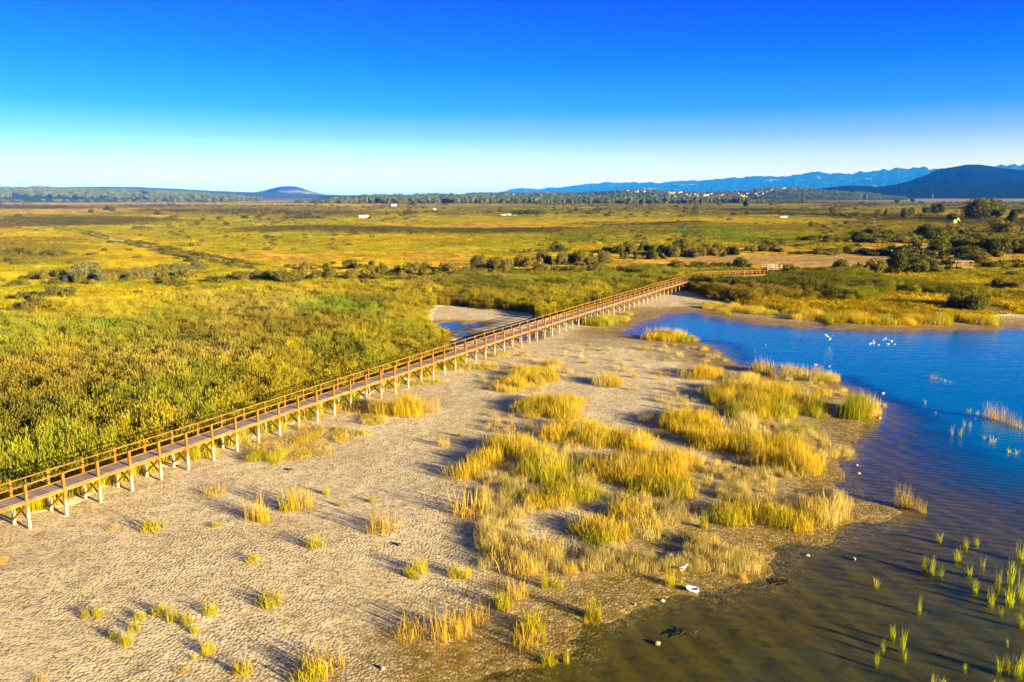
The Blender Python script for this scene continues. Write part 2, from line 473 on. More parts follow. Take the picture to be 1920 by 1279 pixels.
def make_ground_material():
    a = NT('ground soil')
    p = a.pos()
    cov = a.attr('cover').outputs['Color']
    pan = a.attr('pan').outputs['Fac']
    wet = a.attr('wet').outputs['Fac']
    deep = a.attr('deep').outputs['Fac']
    # dried mud broken into clods
    vo = a.n('TexVoronoi', {'feature': 'F1', 'voronoi_dimensions': '2D'}, Vector=p, Scale=5.6, Randomness=1.0)
    vo2 = a.n('TexVoronoi', {'feature': 'F1', 'voronoi_dimensions': '2D'}, Vector=p, Scale=12.0, Randomness=1.0)
    n1 = a.noise(p, 0.12, 4)
    n2 = a.noise(p, 1.4, 4)
    n3 = a.noise(p, 11.0, 3)
    tint = a.n('SeparateColor', None, i0=vo.outputs['Color']).outputs[0]
    dry = a.mix(a.mr(n1, 0.35, 0.65), (0.64, 0.50, 0.255), (0.77, 0.655, 0.43))
    dry = a.mix(a.mr(n2, 0.40, 0.62), a.mix(0.55, dry, (0.36, 0.26, 0.12)), dry)
    dry = a.mix(a.mr(tint, 0.3, 1.0, 0.0, 0.75), dry, (0.80, 0.69, 0.46))
    dry = a.mix(a.mr(tint, 0.22, 0.0, 0.0, 0.55), dry, (0.24, 0.17, 0.08))
    dry = a.mix(a.mr(a.noise(p, 0.33, 3), 0.56, 0.70, 0.0, 0.35), dry, (0.36, 0.27, 0.14))
    dry = a.mix(a.mr(a.noise(a.vscale(p, (1.0, 1.6, 1.0)), 0.055, 5, 0.6), 0.50, 0.66, 0.0, 0.38), dry, (0.40, 0.31, 0.16))
    dry = a.mix(a.mr(a.noise(p, 0.07, 5, 0.65), 0.40, 0.30, 0.0, 0.5), dry, (0.80, 0.71, 0.50))
    crack = a.mr(vo.outputs['Distance'], 0.55, 0.80, 0.0, 0.75)
    dry = a.mix(crack, dry, (0.19, 0.125, 0.05))
    wetc = a.mix(a.mr(n2, 0.35, 0.65), (0.20, 0.132, 0.016), (0.31, 0.21, 0.040))
    wetc = a.mix(a.mr(tint, 0.55, 1.0, 0.0, 0.9), wetc, (0.58, 0.44, 0.22))
    wetc = a.mix(a.mr(vo2.outputs['Distance'], 0.35, 0.8, 0.0, 0.8), wetc, (0.06, 0.045, 0.012))
    mud = a.mix(wet, dry, wetc)
    sand_wave = a.n('TexWave', {'wave_type': 'BANDS', 'bands_direction': 'DIAGONAL'}, Vector=a.vscale(p, (1.0, 0.42, 0)), Scale=0.33, Distortion=5.0, Detail=2.0).outputs['Fac']
    bed = a.mix(a.mr(sand_wave, 0.3, 0.8), (0.150, 0.112, 0.007), (0.215, 0.158, 0.012))
    bed = a.mix(a.mr(a.noise(p, 1.1, 6, 0.7), 0.50, 0.70), bed, (0.055, 0.050, 0.008))
    bed = a.mix(a.mr(n3, 0.45, 0.75, 0.0, 0.5), bed, (0.05, 0.045, 0.010))
    mud = a.mix(deep, mud, bed)
    # plant litter and turf of the plain
    pf = a.vscale(p, (0.35, 1.0, 1.0))
    f1 = a.noise(pf, 0.9, 6, 0.65)
    f2 = a.noise(a.vscale(p, (0.15, 1.0, 1.0)), 0.035, 6, 0.65)
    veg = a.mix(a.mr(f1, 0.38, 0.66), a.mix(0.5, cov, (0.03, 0.028, 0.006)), cov)
    veg = a.mix(a.mr(f2, 0.42, 0.66, 0.0, 0.6), veg, a.mix(1.0, veg, (1.35, 1.28, 1.0), 'MULTIPLY'))
    col = a.mix(pan, veg, mud)
    # relief
    hp = a.math('MULTIPLY', a.math('SUBTRACT', 0.8, vo.outputs['Distance']), 0.030)
    hp = a.math('ADD', hp, a.math('MULTIPLY', a.math('SUBTRACT', 0.8, vo2.outputs['Distance']), 0.013))
    hp = a.math('ADD', hp, a.math('MULTIPLY', n2, 0.045))
    hp = a.math('MULTIPLY', hp, a.mr(a.noise(p, 0.09, 4, 0.6), 0.38, 0.62, 0.30, 1.15))
    hp = a.math('MULTIPLY', hp, a.math('SUBTRACT', 1.0, a.math('MULTIPLY', deep, 0.93)))
    hv = a.math('ADD', a.math('MULTIPLY', f1, 1.1), a.math('MULTIPLY', f2, 7.0))
    hh = a.math('ADD', a.math('MULTIPLY', hp, pan), a.math('MULTIPLY', hv, a.math('SUBTRACT', 1.0, pan)))
    bn = a.n('Bump', None, Strength=1.0, Distance=1.0, Height=hh)
    b = a.n('BsdfPrincipled', None, Base_Color=col, Normal=bn)
    a.set(b.inputs['Roughness'], a.mr(wet, 0, 1, 0.95, 0.6))
    b.inputs['Specular IOR Level'].default_value = 0.2
    return a.done(b)


def make_water_material():
    a = NT('pond water')
    p = a.pos()
    w1 = a.n('TexWave', {'wave_type': 'BANDS', 'bands_direction': 'DIAGONAL'}, Vector=a.vscale(p, (0.35, 1.0, 0)), Scale=0.85, Distortion=3.0, Detail=2.0, Detail_Scale=0.8).outputs['Fac']
    w2 = a.noise(a.vscale(p, (0.5, 1.2, 0)), 2.2, 3)
    hh = a.math('ADD', a.math('MULTIPLY', w1, 0.030), a.math('MULTIPLY', w2, 0.020))
    bn = a.n('Bump', None, Strength=0.35, Distance=1.0, Height=hh)
    # reflectance by the angle of view, the same from above and below the surface
    ge = a.t.nodes.new('ShaderNodeNewGeometry')
    dt = a.t.nodes.new('ShaderNodeVectorMath'); dt.operation = 'DOT_PRODUCT'
    a.set(dt.inputs[0], ge.outputs['Incoming']); a.set(dt.inputs[1], bn.outputs[0])
    cs = a.math('SUBTRACT', 1.0, a.math('ABSOLUTE', dt.outputs['Value']), clamp=True)
    fr = a.math('ADD', 0.02, a.math('MULTIPLY', a.math('POWER', cs, 5.0), 0.90), clamp=True)
    gl = a.n('BsdfGlossy', None, Color=(1, 1, 1), Roughness=0.06, Normal=bn)
    dpt = a.attr('depth').outputs['Fac']
    tr = a.n('BsdfTransparent', None, Color=a.mix(a.mr(dpt, 0.17, 0.60), (0.76, 0.80, 0.55), (0.16, 0.50, 0.55)))
    sc = a.n('BsdfDiffuse', None, Color=(0.0, 0.175, 0.37))  # blue of the deep water, also painting in some reflected sky
    deep = a.attr('deep').outputs['Fac']
    body = a.n('MixShader', None, i0=a.math('MULTIPLY', deep, 0.85), i1=tr, i2=sc)
    return a.done(a.n('MixShader', None, i0=fr, i1=body, i2=gl))


def make_reed_material(name, source):
    a = NT(name)
    if source == 'INSTANCER':
        tint = a.attr('tint', 'INSTANCER').outputs['Color']
    else:
        tint = a.t.nodes.new('ShaderNodeObjectInfo').outputs['Color']
    rnd = a.attr('rnd').outputs['Fac']
    head = a.attr('head').outputs['Fac']
    t = a.attr('along').outputs['Fac']
    oi = a.t.nodes.new('ShaderNodeObjectInfo').outputs['Random']
    c = a.mix(a.mr(rnd, 0, 1, 0.0, 0.75), tint, a.mix(1.0, tint, (1.6, 1.5, 0.9), 'MULTIPLY'))
    c = a.mix(a.mr(oi, 0, 1, 0.0, 0.45), c, a.mix(1.0, c, (0.50, 0.66, 0.7), 'MULTIPLY'))
    c = a.mix(a.mr(t, 0.0, 0.35, 0.35, 0.0), c, (0.22, 0.155, 0.014))
    c = a.mix(a.math('MULTIPLY', head, 0.5), c, (0.34, 0.27, 0.045))
    d = a.n('BsdfDiffuse', None, Color=c)
    tl = a.n('BsdfTranslucent', None, Color=a.mix(1.0, c, (1.1, 1.1, 0.6), 'MULTIPLY'))
    return a.done(a.n('MixShader', None, i0=0.25, i1=d, i2=tl))


def make_leaf_material(name, c1, c2, c3=None):
    a = NT(name)
    rnd = a.attr('rnd').outputs['Fac']
    lobe = a.attr('lobe').outputs['Fac']
    oi = a.t.nodes.new('ShaderNodeObjectInfo').outputs['Random']
    c = a.mix(rnd, c1, c2)
    c = a.mix(a.mr(lobe, 0, 1, 0.0, 0.55), c, c3 or c2)
    c = a.mix(1.0, c, a.mix(oi, (0.72, 0.78, 0.75), (1.25, 1.12, 1.0)), 'MULTIPLY')
    d = a.n('BsdfDiffuse', None, Color=c)
    tl = a.n('BsdfTranslucent', None, Color=c)
    return a.done(a.n('MixShader', None, i0=0.2, i1=d, i2=tl))


def make_timber_material():
    a = NT('weathered post timber')
    p = a.pos()
    z = a.n('SeparateXYZ', None, Vector=p).outputs['Z']
    nz = a.noise(a.vscale(p, (5, 5, 0.6)), 2.0, 4)
    oi = a.noise(p, 0.5, 2)
    lvl = a.math('ADD', z, a.math('MULTIPLY', a.math('SUBTRACT', nz, 0.5), 0.9))
    lvl = a.math('ADD', lvl, a.math('MULTIPLY', a.math('SUBTRACT', oi, 0.5), 1.2))
    f = a.mr(lvl, 1.15, 1.55, 0.0, 1.0, True)
    hi = a.mix(a.mr(nz, 0.3, 0.7), (0.19, 0.080, 0.012), (0.33, 0.150, 0.020))
    lo = a.mix(a.mr(nz, 0.3, 0.7), (0.36, 0.285, 0.18), (0.52, 0.44, 0.32))
    b = a.n('BsdfPrincipled', None, Base_Color=a.mix(f, lo, hi), Roughness=0.8)
    b.inputs['Specular IOR Level'].default_value = 0.2
    return a.done(b)


def make_deck_material():
    a = NT('grey deck boards')
    rnd = a.attr('rnd').outputs['Fac']
    p = a.pos()
    nz = a.noise(p, 3.0, 4)
    c = a.mix(rnd, (0.24, 0.185, 0.15), (0.37, 0.30, 0.25))
    c = a.mix(a.mr(nz, 0.45, 0.7, 0, 0.4), c, (0.20, 0.13, 0.08))
    b = a.n('BsdfPrincipled', None, Base_Color=c, Roughness=0.85)
    b.inputs['Specular IOR Level'].default_value = 0.2
    return a.done(b)


def make_hill_material(name, base, pale, lo, hi, scale, base2=None, bump=0.0, stretch=(1, 1, 1)):
    a = NT(name)
    p = a.vscale(a.pos(), stretch)
    n1 = a.noise(p, scale, 6, 0.65)
    n2 = a.noise(p, scale * 7, 4, 0.6)
    c = a.mix(a.mr(n2, 0.35, 0.65), base, base2 or tuple(q * 1.6 for q in base))
    c = a.mix(a.mr(n1, lo, hi), c, pale)
    b = a.n('BsdfDiffuse', None, Color=c)
    if bump:
        bn = a.n('Bump', None, Strength=1.0, Distance=bump, Height=a.math('ADD', n2, a.math('MULTIPLY', n1, 3.0)))
        a.set(b.inputs['Normal'], bn)
    return a.done(b)


M_GROUND = make_ground_material()
M_WATER = make_water_material()
M_REED = make_reed_material('reed blades of beds', 'INSTANCER')
M_TUFT = make_reed_material('reed blades of tufts', 'OBJECT')
M_TIMBER = make_timber_material()
M_RAIL = mat_plain('golden rail timber', (0.26, 0.128, 0.019), 0.85, 0.55, 1.5)
M_BEAM = mat_plain('golden edge beam timber', (0.30, 0.152, 0.024), 0.85, 0.5, 1.2)
M_DECK = make_deck_material()
M_PALE = mat_plain('pale cut timber', (0.38, 0.285, 0.16), 0.8, 0.3, 2.0)
M_OLIVE = make_leaf_material('olive tamarisk leaves', (0.085, 0.088, 0.011), (0.225, 0.195, 0.028), (0.18, 0.135, 0.036))
M_GREEN = make_leaf_material('dark green leaves', (0.030, 0.045, 0.008), (0.115, 0.130, 0.016), (0.160, 0.150, 0.016))
M_SILVER = make_leaf_material('grey green leaves', (0.065, 0.085, 0.032), (0.160, 0.175, 0.060), (0.21, 0.20, 0.085))
M_TREE = make_leaf_material('broadleaf tree leaves', (0.034, 0.055, 0.009), (0.120, 0.140, 0.016), (0.175, 0.170, 0.020))
M_WOOD = make_leaf_material('woodland leaves', (0.040, 0.070, 0.008), (0.150, 0.190, 0.014), (0.19, 0.20, 0.016))
M_BARK = mat_plain('bark', (0.10, 0.075, 0.05), 0.9, 0.3, 2.0)
M_WHITE = mat_plain('white render', (0.60, 0.58, 0.54), 0.8, 0.08, 0.5)
M_ROOF = mat_plain('red tiles', (0.42, 0.17, 0.08), 0.85, 0.25, 0.8)
M_DARK = mat_plain('dark opening', (0.03, 0.03, 0.03), 0.6, 0.2, 2.0)
M_STEEL = mat_plain('galvanised steel', (0.14, 0.16, 0.20), 0.5, 0.1, 2.0)
M_YELLOW = mat_plain('yellow paint', (0.75, 0.42, 0.02), 0.5, 0.1, 2.0)
M_FEATHER = mat_plain('white feathers', (0.66, 0.65, 0.64), 0.8, 0.05, 20.0)
M_GREYWING = mat_plain('slate wing feathers', (0.055, 0.058, 0.066), 0.8, 0.2, 20.0)
M_BILL = mat_plain('orange bill', (0.70, 0.27, 0.03), 0.5, 0.1, 20.0)
M_PLASTIC = mat_plain('white plastic', (0.80, 0.84, 0.90), 0.4, 0.03, 5.0)
M_STONE = mat_plain('pale stone', (0.40, 0.35, 0.27), 0.9, 0.25, 6.0, 0.02)
M_DRIFT = mat_plain('dark dead weed', (0.060, 0.048, 0.018), 0.9, 0.4, 3.0)
M_PATH = mat_plain('pale gravel track', (0.52, 0.47, 0.42), 0.9, 0.2, 0.4)
M_GREENBAR = mat_plain('green painted bar', (0.10, 0.30, 0.12), 0.6, 0.1, 3.0)

# ------------------------------------------------------------------ ground: mud flat, lake bed, plain
def bed_slope(y):
    return 0.030 + 0.10 * smooth(50, 85, y)  # steeper far off so the blue body colour stands in for reflected sky


def build_ground():
    rows_px = np.concatenate([np.arange(1330, 400, -2.0), np.arange(400, 376, -1.0), np.arange(376, 367.2, -0.4)])
    d = (rows_px - 639.5) / F
    Yr = (_c - d * _s) * H / (_s + d * _c)
    Yr = np.concatenate([[-4000, -1500, -400, -100, -20, 0, 10, 16, 20, 24, 27], Yr, [34000]])
    u = np.concatenate([np.linspace(-3.0, -0.86, 45)[:-1], np.linspace(-0.86, 0.86, 640), np.linspace(0.86, 3.0, 45)[1:]])
    Weff = np.maximum(np.abs(Yr), 36.0)
    X = Weff[:, None] * u[None, :]
    Y = np.repeat(Yr[:, None], len(u), 1)
    h, dv, dp = field(X.ravel(), Y.ravel())
    x, y = X.ravel(), Y.ravel()
    h = np.where(y > 12000, h - (y - 12000) * 0.0005, h)
    depth = np.maximum(-h, 0)
    deepr = 0.20 + 0.9 * smooth(46, 74, y)
    # the south bay is shallower than the open pond
    hb = np.where((dp < 0), -np.minimum(-dp * bed_slope(y), deepr), h)
    wig = (fbm(x / 1.3, y / 1.3, 3) - 0.5) * 0.035
    hb = np.where(dp < 0, hb + wig, hb)
    z = hb
    col, _ = cover(x, y)
    pan = 1 - smooth(-0.5, 1.0, dv)
    wetn = (fbm(x / 3.0 + 11, y / 3.0, 3) - 0.5) * 0.07
    wet = 1 - smooth(0.075, 0.20, z + wetn)
    deep_bed = smooth(0.01, -0.06, z) if False else 1 - smooth(-0.07, 0.0, z)
    V = np.stack([x, y, z], 1)
    nr, nc = X.shape
    idx = np.arange(nr * nc).reshape(nr, nc)
    Q = np.stack([idx[:-1, :-1], idx[:-1, 1:], idx[1:, 1:], idx[1:, :-1]], -1).reshape(-1, 4)
    fdv = dv[Q].mean(1); fdp = dp[Q].mean(1)
    sel = {'lake_bed': (fdp < 0) & (fdv < 1.5), 'mud_flat': (fdp >= 0) & (fdv < 0.3)}
    sel['plain'] = ~(sel['lake_bed'] | sel['mud_flat'])
    for name, m in sel.items():
        q = Q[m]
        used, inv = np.unique(q, return_inverse=True)
        me = np_mesh(name, V[used], inv.reshape(q.shape), M_GROUND, True)
        cattr(me, 'cover', col[used])
        fattr(me, 'pan', pan[used]); fattr(me, 'wet', wet[used]); fattr(me, 'deep', deep_bed[used])
        o = bpy.data.objects.new(name, me); COL.objects.link(o); o['kind'] = 'structure'
    # water sheets at z = 0 wherever the bed lies lower
    fz = z[Q].min(1)
    wetface = (fz < 0.02) & (Y.ravel()[Q].max(1) < 420) & (fdv < 2)
    pud_id = np.full(len(Q), -1)
    cx = x[Q].mean(1); cy = y[Q].mean(1)
    cand = wetface & (fdp > 2.0)
    ii = np.where(cand)[0]
    if len(ii):
        best = np.full(len(ii), 5.0); who = np.full(len(ii), -1)
        for k, p in enumerate(PUDDLES):
            dd = sdf(p, cx[ii], cy[ii])
            who = np.where(dd < best, k, who); best = np.minimum(best, dd)
        pud_id[ii] = who
    parts = [('water', wetface & (fdp <= 2.0))] + [('puddle', pud_id == k) for k in range(len(PUDDLES))]
    for name, m in parts:
        q = Q[m]
        if not len(q):
            continue
        used, inv = np.unique(q, return_inverse=True)
        Vw = V[used].copy(); Vw[:, 2] = 0.0
        me = np_mesh(name, Vw, inv.reshape(q.shape), M_WATER, True)
        fattr(me, 'deep', smooth(0.14, 0.66, -z[used]))
        fattr(me, 'depth', np.maximum(-z[used], 0))
        o = bpy.data.objects.new(name, me); COL.objects.link(o); o['kind'] = 'structure'


build_ground()


def ground_z(x, y):
    x = np.atleast_1d(np.asarray(x, float)); y = np.atleast_1d(np.asarray(y, float))
    h, dv, dp = field(x, y)
    deepr = 0.20 + 0.9 * smooth(46, 74, y)
    return np.where(dp < 0, -np.minimum(-dp * bed_slope(y), deepr), h)


def gz1(x, y):
    return float(ground_z(x, y)[0])


# ------------------------------------------------------------------ hills and mountains
def hill(name, prof, Yc, span, back, mat, step=2.0, rough=0.05, nscale=0.02, seed=0, power=1.2, jag=0.0, kind='structure', floor=-3.0, rows=22):
    px = np.array([a for a, _ in prof], float); py = np.array([b for _, b in prof], float)
    X = np.arange(px[0], px[-1] + 0.1, step)
    yy = np.interp(X, px, py)
    r = (X - 960) / F; d = (yy - 639.5) / F
    k = Yc / (_c - d * _s)
    cz = H + k * (-_s - d * _c)
    ratio = r / (_c - d * _s)
    if jag:
        cz = cz * (1 + (fbm(X * 0.09 + seed, X * 0 + seed, 5) - 0.5) * jag)
    ts = np.linspace(0, 1, rows)
    V = []
    for t in ts:
        Yk = Yc - span * (1 - t)
        f = t ** power
        n = (fbm(X * nscale * 3 + seed, np.full_like(X, t * 6 + seed), 5) - 0.5)
        z = cz * f * (1 + n * rough * 8 * (1 - t) * np.minimum(1, t * 4)) + floor * (1 - t)
        V.append(np.stack([ratio * Yk, np.full_like(X, Yk) + n * span * 0.15 * (1 - t) * t, z], 1))
    V.append(np.stack([ratio * (Yc + back), np.full_like(X, Yc + back), np.full_like(X, floor)], 1))
    V = np.array(V)
    nr, nc = V.shape[:2]
    idx = np.arange(nr * nc).reshape(nr, nc)
    Q = np.stack([idx[:-1, :-1], idx[:-1, 1:], idx[1:, 1:], idx[1:, :-1]], -1).reshape(-1, 4)
    me = np_mesh(name, V.reshape(-1, 3), Q, mat, True)
    o = bpy.data.objects.new(name, me); COL.objects.link(o); o['kind'] = kind

    def surf(pxv, t):
        f = t ** power
        c = np.interp(pxv, X, cz); rt = np.interp(pxv, X, ratio)
        Yk = Yc - span * (1 - t)
        return rt * Yk, Yk, c * f + floor * (1 - t)
    return surf


M_MOUNT = make_hill_material('limestone mountain', (0.003, 0.010, 0.016), (0.22, 0.24, 0.26), 0.58, 0.70, 0.0011, (0.008, 0.018, 0.024), 160.0, (1, 1, 2.0))  # dark bluish base: some of the distant air's blue is in the colour
M_HILL = make_hill_material('wooded dark hill', (0.001, 0.005, 0.010), (0.012, 0.022, 0.022), 0.62, 0.75, 0.0022, (0.003, 0.014, 0.022), 70.0)  # base bluer than real woodland, with part of the haze coloured in
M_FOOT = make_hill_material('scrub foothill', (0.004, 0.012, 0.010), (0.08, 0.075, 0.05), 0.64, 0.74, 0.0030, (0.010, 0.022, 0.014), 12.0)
M_RIDGE = make_hill_material('green low ridge', (0.035, 0.065, 0.010), (0.30, 0.26, 0.17), 0.64, 0.72, 0.004, (0.080, 0.100, 0.016), 8.0)
M_MESA = make_hill_material('quarried hill', (0.018, 0.036, 0.026), (0.26, 0.24, 0.21), 0.50, 0.60, 0.0028, (0.06, 0.07, 0.03), 14.0, (1, 1, 5.0))
M_BARE = make_hill_material('bare pale hill', (0.24, 0.21, 0.18), (0.42, 0.36, 0.30), 0.50, 0.60, 0.004, (0.34, 0.29, 0.24), 6.0)

MOUNT = [(880, 368), (925, 362), (945, 359), (960, 354), (980, 352), (1000, 354), (1012, 355), (1030, 352), (1050, 351), (1068, 349), (1085, 347),
         (1110, 345), (1125, 343), (1140, 342), (1165, 343), (1185, 342), (1205, 342), (1220, 341), (1237, 344), (1255, 341), (1272, 340),
         (1290, 338), (1310, 339), (1335, 335), (1352, 336), (1370, 332), (1390, 334), (1405, 332), (1417, 330), (1440, 331), (1458, 332),
         (1477, 330), (1495, 327), (1515, 324), (1535, 324), (1552, 324), (1570, 326), (1587, 327), (1600, 324), (1620, 321), (1652, 319),
         (1672, 318), (1690, 316), (1710, 317), (1727, 315), (1755, 316), (1790, 317), (1830, 314), (1870, 311), (1902, 309), (1950, 308),
         (2050, 306), (2200, 312), (2400, 304), (2700, 310)]
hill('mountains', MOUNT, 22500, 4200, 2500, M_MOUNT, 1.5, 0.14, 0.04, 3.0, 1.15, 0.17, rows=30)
DARK = [(1560, 366), (1600, 359), (1640, 350.5), (1675, 347), (1707, 339), (1740, 327), (1757, 318), (1770, 316), (1782, 314), (1797, 311), (1812, 308.5), (1840, 309),
        (1858, 311), (1870, 314), (1895, 317), (1920, 319), (1980, 322), (2080, 330), (2250, 340), (2500, 352)]
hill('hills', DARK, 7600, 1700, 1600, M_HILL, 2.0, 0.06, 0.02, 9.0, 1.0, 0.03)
FOOT = [(1390, 366), (1440, 360), (1500, 357), (1545, 353), (1580, 349), (1600, 348), (1625, 349), (1650, 351), (1690, 348), (1740, 345), (1800, 343), (1860, 343), (1920, 345),
        (2050, 348), (2300, 356)]
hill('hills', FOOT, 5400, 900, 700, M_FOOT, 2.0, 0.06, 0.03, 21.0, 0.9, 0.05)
VILL = [(600, 367), (680, 366.2), (800, 365), (900, 363.5), (960, 362), (1060, 362), (1100, 360.5), (1147, 357.5), (1210, 357), (1240, 359), (1262, 360), (1330, 360.5), (1397, 359.5),
        (1420, 355.8), (1450, 353.5), (1480, 352.5), (1510, 353.5), (1560, 358), (1640, 364), (1700, 368)]
vill_surf = hill('hills', VILL, 4300, 1350, 900, M_RIDGE, 2.0, 0.03, 0.03, 33.0, 0.9, 0.02)
LOWR = [(60, 356), (100, 352), (140, 350.3), (200, 350), (260, 351), (330, 354), (400, 358), (450, 360), (500, 361.5), (600, 365), (700, 368)]
hill('hills', LOWR, 6200, 900, 900, M_RIDGE, 2.0, 0.03, 0.03, 41.0, 0.9, 0.03)
MESA = [(420, 366), (450, 362.5), (480, 360.5), (497, 357), (512, 353), (526, 350), (540, 349), (556, 350), (568, 353.5), (580, 358), (594, 362), (610, 365), (640, 368)]
hill('hills', MESA, 8200, 900, 900, M_MESA, 1.5, 0.04, 0.03, 51.0, 0.8, 0.0)
BARE = [(20, 357), (40, 352.5), (58, 349), (72, 347.6), (90, 348.5), (105, 350.5), (125, 351.5), (150, 354), (200, 360)]
hill('hills', BARE, 5200, 600, 500, M_BARE, 1.5, 0.04, 0.03, 61.0, 0.8, 0.0)
FORE = [(-700, 350), (-300, 352), (-60, 353), (60, 355), (140, 355.5), (230, 358), (300, 360.5), (370, 364), (430, 369), (480, 373), (540, 378), (600, 380)]
fore_surf = hill('hills', FORE, 3800, 1500, 600, M_RIDGE, 3.0, 0.02, 0.03, 71.0, 0.8, 0.02)

# ------------------------------------------------------------------ air
def build_haze():
    a = NT('pale blue air')
    v = a.t.nodes.new('ShaderNodeVolumePrincipled')
    v.inputs['Color'].default_value = (0.012, 0.17, 1.0, 1)
    v.inputs['Absorption Color'].default_value = (1, 1, 1, 1)
    v.inputs['Density'].default_value = 6.5e-5
    v.inputs['Anisotropy'].default_value = -0.3
    a.t.links.new(v.outputs[0], a.out.inputs['Volume'])
    V, Fc = [], []
    box(V, Fc, (0, 10250, 620), (46000, 0, 0), (0, 15250, 0), (0, 0, 640))
    o = link_mesh('haze', V, Fc, a.m)
    o['kind'] = 'stuff'
    return o


# ------------------------------------------------------------------ plants: one mesh per variant
def strips(paths, widths, wdirs):
    """paths (n,k,3), widths (n,k), wdirs (n,3) -> verts and quads"""
    n, k, _ = paths.shape
    off = wdirs[:, None, :] * (widths[:, :, None] * 0.5)
    V = np.stack([paths - off, paths + off], 2).reshape(-1, 3)
    i = np.arange(n)[:, None] * (2 * k) + np.arange(k - 1)[None, :] * 2
    Q = np.stack([i, i + 1, i + 3, i + 2], -1).reshape(-1, 4)
    return V, Q


def blades(r, n, rad, hmin, hmax, w, lean, curve, k=4, skew=1.0):
    a = r.random(n) * 2 * np.pi; q = np.sqrt(r.random(n)) * rad
    b = np.stack([np.cos(a) * q, np.sin(a) * q, np.zeros(n)], 1)
    hh = hmin + (hmax - hmin) * r.random(n) ** skew
    la = r.random(n) * 2 * np.pi
    ln = lean * r.random(n)
    dirv = np.stack([np.cos(la), np.sin(la), np.zeros(n)], 1)
    t = np.linspace(0, 1, k)
    cv = curve * r.random(n)
    horiz = (ln[:, None] * t + cv[:, None] * t ** 2.5) * hh[:, None]
    zz = hh[:, None] * (t - 0.35 * cv[:, None] * t ** 3)
    P = b[:, None, :] + dirv[:, None, :] * horiz[:, :, None]
    P[:, :, 2] += zz
    wd = r.random(n) * np.pi
    wdir = np.stack([np.cos(wd), np.sin(wd), np.zeros(n)], 1)
    W = w * (0.7 + 0.6 * r.random(n))[:, None] * np.array([1.0] * (k - 1) + [0.15])[None, :]
    return P, W, wdir, t


def finish_plant(name, chunks, mat):
    V = []; Q = []; R = []; Hd = []; T = []
    o = 0
    for v, q, rr, hd, tt in chunks:
        V.append(v); Q.append(q + o); R.append(rr); Hd.append(hd); T.append(tt); o += len(v)
    me = np_mesh(name, np.concatenate(V), np.concatenate(Q), mat)
    fattr(me, 'rnd', np.concatenate(R)); fattr(me, 'head', np.concatenate(Hd)); fattr(me, 'along', np.concatenate(T))
    return me


def reed_mesh(name, seed, mat, stems=26, leaves=4, rad=0.5, w=0.03, plume=0.7):
    """tall reed: stems with hanging leaves and a feathery head; height 1, radius about 0.5"""
    r = np.random.default_rng(seed)
    ch = []
    P, W, wd, t = blades(r, stems, rad, 0.72, 1.0, w * 0.6, 0.16, 0.10)
    V, Q = strips(P, W, wd)
    k = P.shape[1]
    rr = np.repeat(r.random(stems), 2 * k)
    ch.append((V, Q, rr, np.zeros(len(V)), np.tile(np.repeat(t, 2), stems)))
    # leaves
    n = stems * leaves
    si = np.repeat(np.arange(stems), leaves)
    f = 0.25 + 0.7 * r.random(n)
    base = P[si, 0] + (P[si, -1] - P[si, 0]) * f[:, None]
    a = r.random(n) * 2 * np.pi
    L = 0.16 + 0.16 * r.random(n)
    d = np.stack([np.cos(a), np.sin(a), np.zeros(n)], 1)
    tt = np.array([0, 0.5, 1.0])
    pl = base[:, None, :] + d[:, None, :] * (L[:, None] * tt)[:, :, None] * 1.1
    pl[:, :, 2] += (L[:, None] * (tt * 1.2 - 0.75 * tt ** 2))
    wv = np.cross(d, np.array([0, 0, 1.0]))
    V, Q = strips(pl, w * 1.25 * (0.7 + 0.6 * r.random(n))[:, None] * np.array([0.7, 1.0, 0.1])[None, :], wv)
    ch.append((V, Q, np.repeat(r.random(n), 6), np.zeros(len(V)), np.repeat(f, 6)))
    # heads
    m = r.random(stems) < plume
    top = P[m, -1]; nb = len(top)
    if nb:
        a = r.random(nb) * 2 * np.pi
        d = np.stack([np.cos(a), np.sin(a), np.zeros(nb)], 1)
        tt = np.array([0, 0.45, 1.0])
        for rot in (0, np.pi / 2):
            ww = np.stack([np.cos(a + rot), np.sin(a + rot), np.zeros(nb)], 1)
            pl = top[:, None, :] + d[:, None, :] * (0.05 * tt ** 2)[None, :, None]
            pl = pl.copy(); pl[:, :, 2] += -0.03 + 0.13 * tt
            V, Q = strips(pl, np.repeat((w * np.array([0.8, 2.0, 0.3]))[None, :], nb, 0), ww)
            ch.append((V, Q, np.repeat(r.random(nb), 6), np.ones(len(V)), np.ones(len(V))))
    return finish_plant(name, ch, mat)


def grass_mesh(name, seed, mat, n=70, rad=0.5, w=0.035, lean=0.35, curve=0.35, lo=0.45, plume=0.0, skew=1.0):
    r = np.random.default_rng(seed)
    P, W, wd, t = blades(r, n, rad, lo, 1.0, w, lean, curve, 4, skew)
    V, Q = strips(P, W, wd)
    k = P.shape[1]
    hd = np.repeat((r.random(n) < plume).astype(float), 2 * k) * np.tile(np.repeat(t > 0.6, 2), n)
    ch = [(V, Q, np.repeat(r.random(n), 2 * k), hd, np.tile(np.repeat(t, 2), n))]
    m = n // 3                                   # bent and fallen stalks round the foot
    P, W, wd, t = blades(r, m, rad * 1.25, 0.06, 0.30, w, 2.6, 0.9)
    P[:, :, 2] = np.maximum(P[:, :, 2] * 0.6, 0.01)
    V, Q = strips(P, W, wd)
    ch.append((V, Q, np.repeat(r.random(m), 2 * k), np.zeros(len(V)), np.full(len(V), 0.12)))
    return finish_plant(name, ch, mat)


